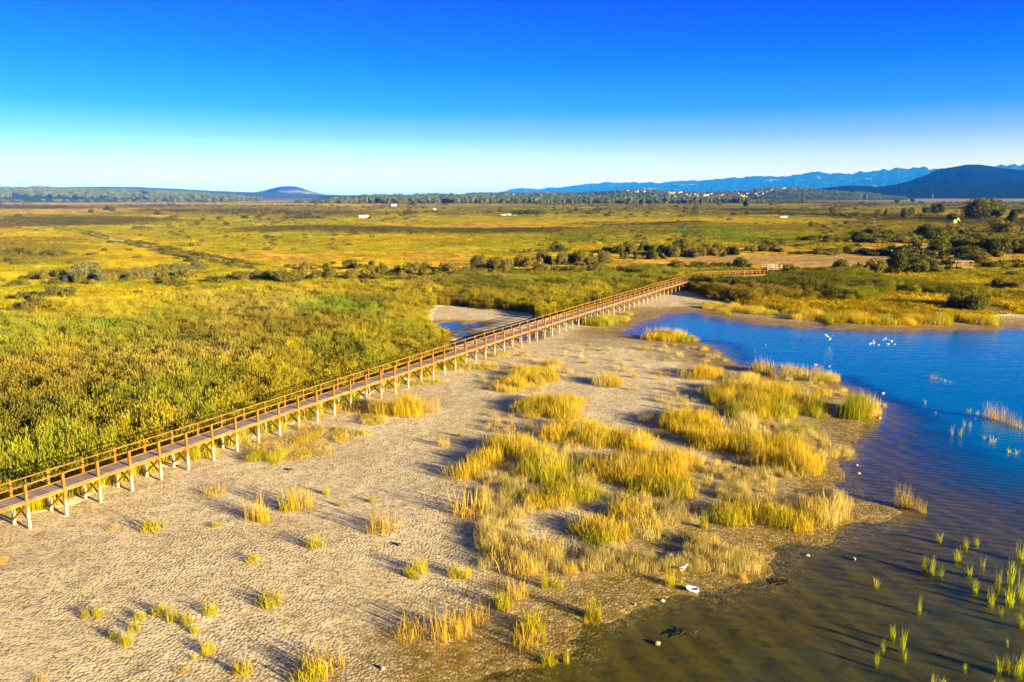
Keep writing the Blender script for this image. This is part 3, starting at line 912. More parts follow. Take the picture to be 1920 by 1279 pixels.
def crown_mesh(name, seed, mat, n=1100, lobes=9, leaf=0.11, spread=0.62, zlo=0.22, zhi=0.62, rlo=0.30, rhi=0.46, flat=0.8):
    """foliage of a shrub or tree: leaves on several lumps; fills x, y in -1..1 and z in 0..1"""
    r = np.random.default_rng(seed)
    a = r.random(lobes) * 2 * np.pi
    q = np.sqrt(r.random(lobes)) * spread
    cz = zlo + (zhi - zlo) * r.random(lobes)
    cen = np.stack([np.cos(a) * q, np.sin(a) * q, cz], 1)
    rad = rlo + (rhi - rlo) * r.random(lobes)
    cen[0] = (0, 0, zlo * 1.1); rad[0] = rhi
    wsum = rad ** 2 / (rad ** 2).sum()
    li = r.choice(lobes, n, p=wsum)
    d = r.normal(size=(n, 3)); d /= np.linalg.norm(d, axis=1, keepdims=True)
    shell = 0.55 + 0.5 * r.random(n) ** 0.7
    # lumps within each lobe leave gaps
    nb = np.sin(d[:, 0] * 5 + li * 1.7) * np.sin(d[:, 1] * 5 + li) * np.sin(d[:, 2] * 5 + li * 0.6)
    shell = shell + 0.15 * nb
    p = cen[li] + d * (rad[li] * shell)[:, None] * np.array([1, 1, flat])
    p[:, 2] = np.abs(p[:, 2])
    keep = p[:, 2] < 1.12
    p = p[keep]; d = d[keep]; li = li[keep]; n = len(p)
    nr = d + r.normal(size=(n, 3)) * 0.55
    nr /= np.linalg.norm(nr, axis=1, keepdims=True)
    t1 = np.cross(nr, r.normal(size=(n, 3))); t1 /= np.linalg.norm(t1, axis=1, keepdims=True) + 1e-9
    t2 = np.cross(nr, t1)
    s = leaf * (0.6 + 0.8 * r.random(n))[:, None]
    V = np.stack([p - t1 * s, p - t2 * s * 0.6, p + t1 * s, p + t2 * s * 0.6], 1).reshape(-1, 3)
    V[:, 2] = np.maximum(V[:, 2], 0.0)
    m = np.abs(V[:, :2]).max()
    V[:, :2] /= m; V[:, 2] /= V[:, 2].max()
    Q = np.arange(n * 4).reshape(-1, 4)
    me = np_mesh(name, V, Q, mat)
    fattr(me, 'rnd', np.repeat(r.random(n), 4))
    fattr(me, 'lobe', np.repeat(r.random(lobes)[li], 4))
    return me


def trunk_mesh(name, seed, mat, h=1.0, r0=0.09):
    """tapered trunk with a few limbs, for a crown of radius 1 and height 1"""
    r = np.random.default_rng(seed)
    V = []; Fc = []

    def tube(pts, rad, sides=7):
        b = len(V)
        for p, q in zip(pts, rad):
            for i in range(sides):
                a = 2 * math.pi * i / sides
                V.append((p[0] + math.cos(a) * q, p[1] + math.sin(a) * q, p[2]))
        for k in range(len(pts) - 1):
            for i in range(sides):
                j = (i + 1) % sides
                Fc.append((b + k * sides + i, b + k * sides + j, b + (k + 1) * sides + j, b + (k + 1) * sides + i))
    tube([(0, 0, -0.03), (0.01, 0, 0.08), (0.0, 0.02, 0.3), (0.02, 0.0, 0.75)], [r0 * 1.4, r0, r0 * 0.75, r0 * 0.25])
    for i in range(5):
        a = r.random() * 6.28; z = 0.22 + 0.08 * i; L = 0.45
        tube([(0, 0, z), (math.cos(a) * L * 0.5, math.sin(a) * L * 0.5, z + 0.12), (math.cos(a) * L, math.sin(a) * L, z + 0.26)],
             [r0 * 0.5, r0 * 0.35, r0 * 0.12], 5)
    me = bpy.data.meshes.new(name)
    me.from_pydata(V, [], Fc)
    me.materials.append(mat)
    me.update()
    return me


# ------------------------------------------------------------------ scattering of uncountable growth
def variants(name, meshes):
    c = bpy.data.collections.new(name)
    for m in meshes:
        c.objects.link(bpy.data.objects.new(m.name, m))
    return c


_gn = {}


def scatter_group(coll):
    if coll.name in _gn:
        return _gn[coll.name]
    g = bpy.data.node_groups.new('scatter ' + coll.name, 'GeometryNodeTree')
    g.interface.new_socket('Geometry', in_out='INPUT', socket_type='NodeSocketGeometry')
    g.interface.new_socket('Geometry', in_out='OUTPUT', socket_type='NodeSocketGeometry')
    N = g.nodes.new; L = g.links.new
    gi = N('NodeGroupInput'); go = N('NodeGroupOutput')
    ip = N('GeometryNodeInstanceOnPoints')
    ci = N('GeometryNodeCollectionInfo')
    ci.inputs['Collection'].default_value = coll
    ci.inputs['Separate Children'].default_value = True
    ci.inputs['Reset Children'].default_value = True

    def na(nm, tp):
        q = N('GeometryNodeInputNamedAttribute'); q.data_type = tp; q.inputs[0].default_value = nm
        return q.outputs[0]
    L(gi.outputs[0], ip.inputs['Points'])
    L(ci.outputs[0], ip.inputs['Instance'])
    ip.inputs['Pick Instance'].default_value = True
    L(na('idx', 'INT'), ip.inputs['Instance Index'])
    L(na('rot', 'FLOAT_VECTOR'), ip.inputs['Rotation'])
    L(na('scl', 'FLOAT_VECTOR'), ip.inputs['Scale'])
    L(ip.outputs[0], go.inputs[0])
    _gn[coll.name] = g
    return g


def scatter(name, pts, scl, tint, coll, tilt=0.08, r=rng):
    n = len(pts)
    if not n:
        return None
    me = bpy.data.meshes.new(name)
    me.vertices.add(n)
    me.vertices.foreach_set('co', np.ascontiguousarray(pts, dtype=np.float32).ravel())

    def vec(nm, v):
        a = me.attributes.new(nm, 'FLOAT_VECTOR', 'POINT')
        a.data.foreach_set('vector', np.ascontiguousarray(v, dtype=np.float32).ravel())
    rot = np.stack([(r.random(n) - 0.5) * 2 * tilt, (r.random(n) - 0.5) * 2 * tilt, r.random(n) * 6.2832], 1)
    vec('rot', rot); vec('scl', scl); vec('tint', tint)
    a = me.attributes.new('idx', 'INT', 'POINT')
    a.data.foreach_set('value', r.integers(0, len(coll.objects), n).astype(np.int32))
    o = bpy.data.objects.new(name, me)
    COL.objects.link(o)
    md = o.modifiers.new('scatter', 'NODES')
    md.node_group = scatter_group(coll)
    o['kind'] = 'stuff'
    return o


C_REED = variants('reed kinds', [reed_mesh('reed clump', 100 + i, M_REED) for i in range(6)])
C_GRASS = variants('grass kinds', [grass_mesh('grass clump', 200 + i, M_REED, 80, 0.55, 0.034, 0.35, 0.4) for i in range(6)])
C_STRAW = variants('straw kinds', [grass_mesh('straw clump', 300 + i, M_REED, 92, 0.52, 0.0105, 0.22, 0.14, 0.35, 0.25) for i in range(6)])
C_SCRUB = variants('scrub kinds', [crown_mesh('scrub bush', 400 + i, M_OLIVE if i % 3 else M_GREEN, 900, 8, 0.095) for i in range(6)])
C_FAR = variants('far tree kinds', [crown_mesh('far tree', 500 + i, M_WOOD, 420, 8, 0.16, 0.5, 0.3, 0.72, 0.3, 0.42, 1.0) for i in range(6)])


BUSH = [float(q) for q in G(1826, 580, 0.3)]      # the big bush on the right bank keeps the reeds off


def band(n, y0, y1, umax=0.80):
    """points spread evenly over the ground between two depths"""
    y = np.sqrt(y0 * y0 + (y1 * y1 - y0 * y0) * rng.random(n))
    x = (rng.random(n) * 2 - 1) * umax * y
    return x, y


def grow(name, n, y0, y1, sxy, zmul, coll, mind=0.35, jit=0.3, hsel=None):
    x, y = band(n, y0, y1)
    h, dv, dp = field(x, y)
    col, ht = cover(x, y)
    keep = (dv > mind) & (dp > 0.5)
    lum = fbm(x / 2.2, y / 2.2, 3)
    patch = fbm(x / 7.0 + 90, y / 7.0, 3)
    # bare and short places grow little
    keep &= rng.random(len(x)) < np.clip(ht / 0.7, 0.12, 1.0)
    if hsel is not None:
        keep &= (ht > hsel[0]) & (ht <= hsel[1])
    keep &= ((x - BUSH[0]) / 7.5) ** 2 + ((y - BUSH[1]) / 5.0) ** 2 > 1
    x, y, h, col, ht, lum, patch, dv = (q[keep] for q in (x, y, h, col, ht, lum, patch, dv))
    n = len(x)
    edge = 0.75 + 0.25 * smooth(0.3, 4, dv)
    hz = ht * zmul * (0.70 + 0.55 * lum) * (0.78 + 0.44 * patch) * (0.75 + jit * rng.random(n) * 1.6) * edge
    s = sxy * (0.8 + 0.5 * rng.random(n))
    big = fbm(x / 22.0 + 60, y / 22.0, 3)
    tint = col * np.array([1.36, 1.30, 1.0]) * (0.50 + 0.5 * patch + 0.45 * big)[:, None] * (0.60 + 0.8 * rng.random(n))[:, None]
    # straw coloured mixture
    st = rng.random(n) < 0.16
    tint[st] = tint[st] * np.array([1.5, 1.3, 1.2])
    scatter(name, np.stack([x, y, h - 0.03], 1), np.stack([s, s, hz], 1), tint, coll)


grow('tall_reeds', 40000, 36, 135, 1.0, 1.0, C_REED, 0.3, 0.3, (1.45, 9))
grow('marsh_grass', 22000, 36, 135, 1.2, 1.0, C_GRASS, 0.3, 0.3, (0.0, 1.75))
grow('tall_reeds', 46000, 135, 270, 1.6, 1.0, C_REED, 0.3, 0.3, (1.25, 9))
grow('marsh_grass', 42000, 135, 300, 2.3, 1.0, C_GRASS, 0.3, 0.3, (0.0, 1.6))
grow('marsh_grass', 52000, 300, 700, 4.5, 1.1, C_GRASS)
grow('marsh_grass', 42000, 700, 1900, 11.0, 1.5, C_GRASS)


def scrub_band(name, n, y0, y1, s0, s1, zr=0.42):
    x, y = band(n, y0, y1)
    h, dv, dp = field(x, y)
    col, ht = cover(x, y)
    dark = 1 - smooth(0.06, 0.17, col.mean(1))
    pat = fbm(x / (0.07 * y) + 3, y / (0.10 * y) + 8, 3)
    keep = (dv > 6) & (dp > 12) & (rng.random(n) < dark * smooth(0.38, 0.58, pat) + 0.03) & (ht > 0.6)
    x, y, h = x[keep], y[keep], h[keep]
    n = len(x)
    s = s0 + (s1 - s0) * rng.random(n) ** 2
    scatter(name, np.stack([x, y, h - 0.1], 1), np.stack([s, s, s * zr * (0.8 + 0.5 * rng.random(n)) * 2], 1),
            np.zeros((n, 3)), C_SCRUB)


scrub_band('low_scrub', 16000, 215, 600, 0.7, 2.0)
scrub_band('low_scrub', 15000, 600, 2100, 1.4, 5.0, 0.36)


# golden reed on the mud: photo-located ellipses (x, y, rx, ry, clumps per m2, height m, colour)
GOLD = {'y': (0.42, 0.300, 0.022), 'g': (0.27, 0.250, 0.012), 'p': (0.48, 0.38, 0.16), 'o': (0.40, 0.265, 0.022), 'd': (0.19, 0.20, 0.01), 's': (0.36, 0.27, 0.05)}
BEDS = [
    (762, 778, 64, 9, 2.2, 1.9, 'o'), (1000, 712, 52, 20, 1.5, 1.15, 'y'), (975, 728, 45, 12, 1.1, 1.0, 'y'), (1040, 688, 14, 5, 2, 1.1, 'o'),
    (1142, 722, 36, 7, 2.0, 1.1, 'o'), (1035, 772, 70, 17, 2.0, 1.45, 'y'), (985, 782, 24, 8, 1.5, 1.3, 'g'),
    (1310, 704, 66, 8, 2.4, 1.55, 'o'), (1395, 714, 40, 8, 1.5, 1.0, 'p'), (1400, 745, 95, 22, 1.8, 1.4, 'y'), (1480, 750, 85, 25, 2.2, 1.5, 'y'), (1440, 775, 85, 14, 2.0, 1.5, 'g'),
    (1530, 775, 34, 9, 2.2, 1.3, 'g'), (1604, 775, 27, 10, 4.6, 2.3, 'd'), (1625, 772, 24, 9, 2.2, 1.7, 'p'), (1500, 806, 34, 7, 1.8, 0.6, 'd'), (1478, 822, 16, 5, 1.8, 0.6, 'g'),
    (1290, 800, 62, 22, 2.0, 1.45, 'y'), (1350, 830, 70, 20, 1.8, 1.4, 'y'), (1440, 855, 75, 26, 2.2, 1.5, 'y'), (1500, 882, 36, 20, 2.2, 1.5, 'y'), (1390, 800, 60, 12, 1.4, 1.2, 'p'),
    (880, 885, 55, 20, 2.0, 1.35, 'y'), (950, 855, 75, 25, 1.9, 1.4, 'y'), (1020, 880, 60, 30, 1.7, 1.4, 'g'), (1080, 820, 75, 20, 1.6, 1.35, 'y'),
    (1150, 835, 80, 22, 1.9, 1.4, 'y'), (1130, 885, 60, 22, 2.0, 1.45, 'o'), (1215, 890, 80, 25, 2.0, 1.45, 'o'), (1270, 870, 45, 16, 1.5, 1.3, 'y'),
    (1245, 925, 55, 13, 2.6, 1.15, 'd'), (1075, 930, 50, 15, 1.9, 1.1, 'g'), (1000, 943, 34, 10, 2.0, 0.95, 'd'), (1040, 945, 50, 10, 1.3, 1.0, 'y'),
    (1440, 965, 95, 20, 1.8, 1.4, 'y'), (1540, 968, 40, 22, 1.9, 1.4, 'p'), (1380, 975, 50, 18, 1.4, 1.2, 'g'), (1490, 985, 60, 14, 1.5, 1.3, 'y'),
    (1190, 968, 60, 12, 1.5, 1.1, 'y'), (1150, 1000, 70, 18, 1.3, 1.1, 'y'), (1110, 1010, 30, 15, 1.4, 1.0, 'd'), (1215, 985, 40, 25, 0.8, 1.0, 'p'),
    (1262, 634, 50, 6, 2.4, 1.5, 'y'), (1235, 628, 22, 4, 2.0, 1.7, 'o'), (1285, 636, 20, 4, 2.4, 1.2, 'd'), (1215, 634, 16, 3, 2, 1.0, 'g'),
    (1125, 607, 30, 5, 3.0, 1.3, 'd'), (1150, 600, 26, 4, 2.2, 1.0, 'g'), (1175, 592, 22, 4, 1.6, 0.8, 'g'),
    (540, 846, 80, 20, 1.3, 0.42, 's'), (500, 862, 42, 12, 2.0, 0.7, 'g'), (600, 828, 60, 10, 1.6, 0.5, 's'), (650, 815, 36, 7, 1.8, 0.55, 'g'), (575, 812, 40, 10, 1.2, 0.4, 's'), (700, 790, 30, 10, 1.2, 0.6, 's'),
    (640, 770, 60, 8, 1.2, 0.7, 's'), (870, 690, 60, 6, 1.8, 0.9, 'g'), (800, 720, 50, 6, 1.4, 0.8, 'g'), (940, 668, 50, 5, 1.0, 0.5, 's'),
    (1010, 1030, 60, 25, 0.7, 1.0, 'p'), (1030, 1060, 60, 25, 0.7, 1.1, 'p'), (960, 1060, 30, 25, 0.8, 1.2, 'p'),
    (1480, 704, 80, 3, 1.6, 1.5, 'p'), (1432, 695, 24, 3, 1.6, 1.7, 'p'), (1545, 712, 24, 3, 1.2, 1.3, 'p'),
]
FRINGE = [(1300, 575), (1345, 578), (1395, 583), (1440, 587), (1490, 594), (1540, 600), (1590, 604), (1640, 606), (1690, 607), (1740, 605), (1790, 606), (1840, 606), (1868, 606)]
for (ax, ay), (bx, by) in zip(FRINGE[:-1], FRINGE[1:]):
    BEDS.append(((ax + bx) / 2, (ay + by) / 2 - 2, (bx - ax) / 2 + 8, 6, 1.6, 1.5 if ax > 1480 else 1.0, 'y' if int(ax) % 20 else 'g'))
for (ax, ay) in [(10, 955), (70, 950), (140, 925), (215, 900), (280, 880), (350, 855), (420, 832), (490, 806), (560, 780), (630, 752), (700, 725), (770, 700), (830, 680)]:
    BEDS.append((ax, ay, 40, 9, 4.2, 1.75, 'g' if ax % 3 else 'd'))


def golden_bed(cx, cy, rx, ry, dens, hgt, key):
    m = float(pxm(cx, cy))
    sl = _s + (cy - 639.5) / F * _c
    area = math.pi * rx * m * ry * m / sl
    n = int(area * dens * 1.15) + 3
    a = rng.random(n) * 6.2832; q = np.sqrt(rng.random(n))
    px = cx + np.cos(a) * q * rx; py = cy + np.sin(a) * q * ry
    x, y = G(px, py, 0.15)
    nz = fbm(x / 1.7 + cx, y / 1.7, 3) + (fbm(x / 5.0, y / 5.0 + 20, 2) - 0.5) * 0.5
    keep = nz > 0.30 + 0.28 * q ** 2
    x, y, nz, q = x[keep], y[keep], nz[keep], q[keep]
    n = len(x)
    if n < 2: return
    z = ground_z(x, y)
    h = hgt * (0.60 + 0.60 * rng.random(n)) * (0.75 + 0.5 * nz) * (1 - 0.3 * q ** 3)
    s = (1.1 + 0.9 * rng.random(n)) * (1.0 if hgt > 0.8 else 0.8)
    base = np.array(GOLD[key]) * 1.18
    oth = np.array([GOLD[k] for k in 'yygop']) * 1.18
    tint = np.where((rng.random(n) < 0.35)[:, None], oth[rng.integers(0, 5, n)], base) * (0.75 + 0.5 * rng.random(n))[:, None]
    scatter('golden_reeds' if key in 'yops' else 'green_reeds', np.stack([x, y, z - 0.03], 1), np.stack([s, s, h], 1), tint, C_STRAW, 0.06)


for b in BEDS:
    golden_bed(*b)


def thin_straw():
    """single thin stalks scattered between the beds on the mud"""
    n = 5200
    px = 900 + rng.random(n) * 700; py = 650 + rng.random(n) * 420
    x, y = G(px, py, 0.15)
    h, dv, dp = field(x, y)
    nz = fbm(x / 4.0 + 5, y / 4.0 + 5, 3)
    keep = (dv < -3) & (dp > 0.5) & (nz > 0.50) & (rng.random(n) < (py - 560) / 400)
    x, y, h = x[keep], y[keep], h[keep]
    n = len(x)
    s = 0.5 + 0.4 * rng.random(n)
    tint = np.array(GOLD['p']) * (0.7 + 0.5 * rng.random(n))[:, None]
    scatter('sparse_stalks', np.stack([x, y, h - 0.02], 1), np.stack([s, s, 0.35 + 0.55 * rng.random(n)], 1), tint, C_STRAW)


thin_straw()

# ------------------------------------------------------------------ boardwalk
NEAR = [(-38.9, 26.3), (-29.6, 44.0), (-15.6, 71.6), (-2.2, 97.6), (10.6, 121.2), (29.9, 155.6), (43.1, 178.6), (54.6, 181.6), (58.5, 183.4)]
DECK_Z, RAIL_Z, SPAN, WIDTH = 2.02, 3.04, 2.36, 1.50


def build_boardwalk():
    pts = []
    carry = 0.0
    for (ax, ay), (bx, by) in zip(NEAR[:-1], NEAR[1:]):
        L = math.hypot(bx - ax, by - ay)
        s = carry
        while s < L:
            pts.append((ax + (bx - ax) * s / L, ay + (by - ay) * s / L))
            s += SPAN
        carry = s - L
    P = np.array(pts)
    T = np.gradient(P, axis=0); T /= np.linalg.norm(T, axis=1, keepdims=True)
    Nl = np.stack([-T[:, 1], T[:, 0]], 1)
    Q = P + Nl * WIDTH
    n = len(P)
    root = empty('boardwalk', (float(P[0, 0]), float(P[0, 1]), 0))
    tag(root, 'long golden timber boardwalk on pale footed posts crossing from the reeds over the mud', 'boardwalk')
    inv = Matrix.Translation(-root.location)

    def add(name, V, Fc, mat, **k):
        V = [np.asarray(v) - np.array(root.location) for v in V]
        return link_mesh(name, V, Fc, mat, root, **k)
    # posts: a bent of two every span
    r = np.random.default_rng(5)
    rest_V, rest_F = [], []
    dist = np.hypot(P[:, 0], P[:, 1])
    inview = np.where(dist > 36)[0]
    own = set((inview[:50]).tolist())
    for i in range(n):
        for side, R in ((0, P), (1, Q)):
            V, Fc = [], []
            x, y = R[i]
            z0 = gz1(x, y) - 0.35
            lean = (r.random(2) - 0.5) * 0.05
            w = 0.155 if side == 0 else 0.15
            t = np.array([T[i, 0], T[i, 1], 0]); nn = np.array([Nl[i, 0], Nl[i, 1], 0])
            b = np.array([x + lean[0], y + lean[1], z0]); top = np.array([x, y, RAIL_Z + (r.random() - 0.4) * 0.08])
            Vt, Ft = (V, Fc) if i in own else (rest_V, rest_F)
            k = len(Vt)
            for q, ww in ((b, w * 1.06), (top - np.array([0, 0, 0.05]), w), (top, w * 0.75)):
                for sx, sy in ((-1, -1), (1, -1), (1, 1), (-1, 1)):
                    Vt.append(q + t * ww / 2 * sx + nn * ww / 2 * sy)
            for lv in (0, 4):
                for j in range(4):
                    Ft.append((k + lv + j, k + lv + (j + 1) % 4, k + lv + 4 + (j + 1) % 4, k + lv + 4 + j))
            Ft.append((k + 8, k + 9, k + 10, k + 11))
            if i in own:
                add('post', V, Fc, M_TIMBER)
    o = add('post', rest_V, rest_F, M_TIMBER); o['kind'] = 'stuff'
    # rails: a top and a middle rail on both sides, an edge beam under the deck
    for R, sgn in ((P, 1), (Q, -1)):
        for nm, zz, w, th, mt in (('top_rail', RAIL_Z - 0.07, 0.055, 0.072, M_RAIL), ('middle_rail', DECK_Z + 0.50, 0.035, 0.048, M_RAIL), ('edge_beam', DECK_Z - 0.10, 0.08, 0.16, M_BEAM)):
            V, Fc = [], []
            for i in range(n - 1):
                off = Nl[i] * sgn * (0.10 if nm != 'edge_beam' else -0.075)
                a = np.array([R[i, 0] + off[0], R[i, 1] + off[1], zz]); b = np.array([R[i + 1, 0] + off[0], R[i + 1, 1] + off[1], zz])
                g = (b - a) * 0.001
                a = a + np.array([0, 0, (r.random() - 0.5) * 0.02])
                bar(V, Fc, a + g, b - g, w, th)
            add(nm, V, Fc, mt)
    # deck of cross boards
    V, Fc, rn = [], [], []
    for i in range(n - 1):
        k = 9
        for j in range(k):
            f0, f1 = (j + 0.02) / k, (j + 0.97) / k
            a = P[i] + (P[i + 1] - P[i]) * f0; b = P[i] + (P[i + 1] - P[i]) * f1
            a2 = Q[i] + (Q[i + 1] - Q[i]) * f0; b2 = Q[i] + (Q[i + 1] - Q[i]) * f1
            q = 0.03
            a, a2 = a + (a2 - a) * q, a2 + (a - a2) * q
            b, b2 = b + (b2 - b) * q, b2 + (b - b2) * q
            zt = DECK_Z + (r.random() - 0.5) * 0.008
            m = len(V)
            for z in (zt - 0.05, zt):
                for c in (a, b, b2, a2):
                    V.append(np.array([c[0], c[1], z]))
            Fc += [(m, m + 3, m + 2, m + 1), (m + 4, m + 5, m + 6, m + 7)] + [(m + e, m + (e + 1) % 4, m + 4 + (e + 1) % 4, m + 4 + e) for e in range(4)]
            rn += [r.random()] * 8
    o = add('deck', V, Fc, M_DECK)
    fattr(o.data, 'rnd', rn)
    # crossed braces in each bent
    for i in range(n):
        V, Fc = [], []
        zl = gz1(*P[i]) + 0.30; zh = DECK_Z - 0.32
        a, b = P[i], Q[i]
        t = np.array([T[i, 0], T[i, 1], 0]) * 0.125
        bar(V, Fc, np.array([a[0], a[1], zl]) + t, np.array([b[0], b[1], zh]) + t, 0.05, 0.11)
        bar(V, Fc, np.array([a[0], a[1], zh]) - t, np.array([b[0], b[1], zl]) - t, 0.05, 0.11)
        bar(V, Fc, np.array([a[0], a[1], zh + 0.10]) - t * 0.9, np.array([b[0], b[1], zh + 0.10]) - t * 0.9, 0.06, 0.16)
        add('cross_brace', V, Fc, M_RAIL)
    return root


build_boardwalk()


# ------------------------------------------------------------------ timber platform, shelter, gate frame
def build_platform():
    x, y = map(float, G(1447, 509, 1.2))
    z0 = gz1(x, y)
    o = empty('viewing_platform', (x, y, z0), 0.15)
    tag(o, 'small raised timber platform with a crossed railing beyond the boardwalk bend', 'platform')
    w, d, dz = 1.9, 1.5, 1.1
    V, Fc = [], []
    for i in range(10):
        box(V, Fc, (-w + 0.2 + i * 0.38, 0, dz), (0.18, 0, 0), (0, d, 0), (0, 0, 0.04))
    link_mesh('deck', V, Fc, M_PALE, o)
    for sx, sy, h in ((-1, -1, 2.6), (-0.15, -1, 2.3), (0.35, -1, 2.5), (1, -1, 2.3), (-1, 1, 2.3), (1, 1, 2.3), (0.35, 1, 2.4)):
        V, Fc = [], []
        box(V, Fc, (sx * w, sy * d, h / 2 - 0.1), (0.08, 0, 0), (0, 0.08, 0), (0, 0, h / 2 + 0.1))
        link_mesh('post', V, Fc, M_PALE, o)
    V, Fc = [], []
    for z in (1.55, 2.1):
        for sy in (-1, 1):
            bar(V, Fc, (-w, sy * (d + 0.1), z), (w, sy * (d + 0.1), z), 0.05, 0.12)
        for sx in (-1, 1):
            bar(V, Fc, (sx * (w + 0.1), -d, z), (sx * (w + 0.1), d, z), 0.05, 0.12)
    bar(V, Fc, (-w, -d - 0.16, 1.2), (-0.2 * w, -d - 0.16, 2.1), 0.05, 0.10)
    bar(V, Fc, (0.35 * w, -d - 0.16, 1.2), (w, -d - 0.16, 2.1), 0.05, 0.10)
    link_mesh('railing', V, Fc, M_PALE, o)
    V, Fc = [], []
    bar(V, Fc, (w, -d * 0.5, dz - 0.05), (w + 2.4, -d * 0.5, 0.5), 0.9, 0.08)
    link_mesh('ramp', V, Fc, M_PALE, o)


def build_shelter():
    x, y = map(float, G(1803, 506, 0.5))
    z0 = gz1(x, y)
    o = empty('birdwatching_shelter', (x, y, z0), -0.12)
    tag(o, 'open fronted pale timber shelter with a flat slightly tilted roof beside dark shrubs', 'shelter')
    w, d, h = 2.1, 1.2, 2.45
    V, Fc = [], []
    box(V, Fc, (0, 0, 0.22), (w, 0, 0), (0, d, 0), (0, 0, 0.08))
    link_mesh('floor', V, Fc, M_PALE, o)
    V, Fc = [], []
    box(V, Fc, (-0.1, -0.1, h), (w + 0.35, 0, 0.05), (0, d + 0.35, 0.03), (0, 0, 0.07))
    link_mesh('roof', V, Fc, M_PALE, o)
    for sx in (-1, -0.28, 0.33, 1):
        for sy in (-1, 1):
            V, Fc = [], []
            box(V, Fc, (sx * w, sy * d, h / 2), (0.075, 0, 0), (0, 0.075, 0), (0, 0, h / 2 - 0.06))
            link_mesh('post', V, Fc, M_PALE, o)
    V, Fc = [], []
    for z in (0.75, 1.05):
        bar(V, Fc, (-0.28 * w, -d - 0.1, z), (w, -d - 0.1, z), 0.05, 0.13)
        bar(V, Fc, (w + 0.1, -d, z), (w + 0.1, d, z), 0.05, 0.13)
    link_mesh('railing', V, Fc, M_PALE, o)
    V, Fc = [], []
    for i in range(14):
        box(V, Fc, (-w + 0.15 + i * 0.3, d + 0.10, 1.35), (0.14, 0, 0), (0, 0.02, 0), (0, 0, 1.05))
    link_mesh('back_wall', V, Fc, M_RAIL, o)
    # low rail fence leading up to the shelter
    o2 = empty('low_fence', (x - 4.6, y - 0.3, gz1(x - 4.6, y)), -0.05)
    tag(o2, 'short low timber fence leading up to the open shelter', 'fence')
    for i in range(5):
        V, Fc = [], []
        box(V, Fc, (-2.4 + i * 1.15, 0, 0.5), (0.07, 0, 0), (0, 0.07, 0), (0, 0, 0.65))
        link_mesh('post', V, Fc, M_PALE, o2)
    V, Fc = [], []
    for z in (0.55, 1.0):
        bar(V, Fc, (-2.5, -0.1, z), (2.3, -0.1, z), 0.05, 0.11)
    link_mesh('rail', V, Fc, M_PALE, o2)


def build_gate_frame():
    x, y = map(float, G(1738, 480, 0.5))
    z0 = gz1(x, y)
    o = empty('timber_gateway', (x, y, z0))
    tag(o, 'bare dark frame of two posts carrying a long horizontal pole at the dry clearing', 'frame')
    for sx in (-0.5, 0.6, -5.6):
        V, Fc = [], []
        box(V, Fc, (sx, 0, 1.2), (0.11, 0, 0), (0, 0.11, 0), (0, 0, 1.35))
        link_mesh('post', V, Fc, M_BARK, o)
    V, Fc = [], []
    bar(V, Fc, (-6.2, -0.2, 2.45), (1.4, -0.2, 2.35), 0.12, 0.16)
    link_mesh('pole', V, Fc, M_BARK, o)
    x, y = map(float, G(1671, 480, 0.5))
    o = empty('barrier', (x, y, gz1(x, y)))
    tag(o, 'thin green barrier pole on one post in front of a shrub at the clearing', 'barrier')
    V, Fc = [], []
    box(V, Fc, (0, 0, 0.9), (0.07, 0, 0), (0, 0.07, 0), (0, 0, 1.1))
    link_mesh('post', V, Fc, M_GREENBAR, o)
    V, Fc = [], []
    bar(V, Fc, (-0.3, -0.12, 1.85), (4.2, -0.12, 1.85), 0.08, 0.14)
    link_mesh('arm', V, Fc, M_GREENBAR, o)


build_platform(); build_shelter(); build_gate_frame()

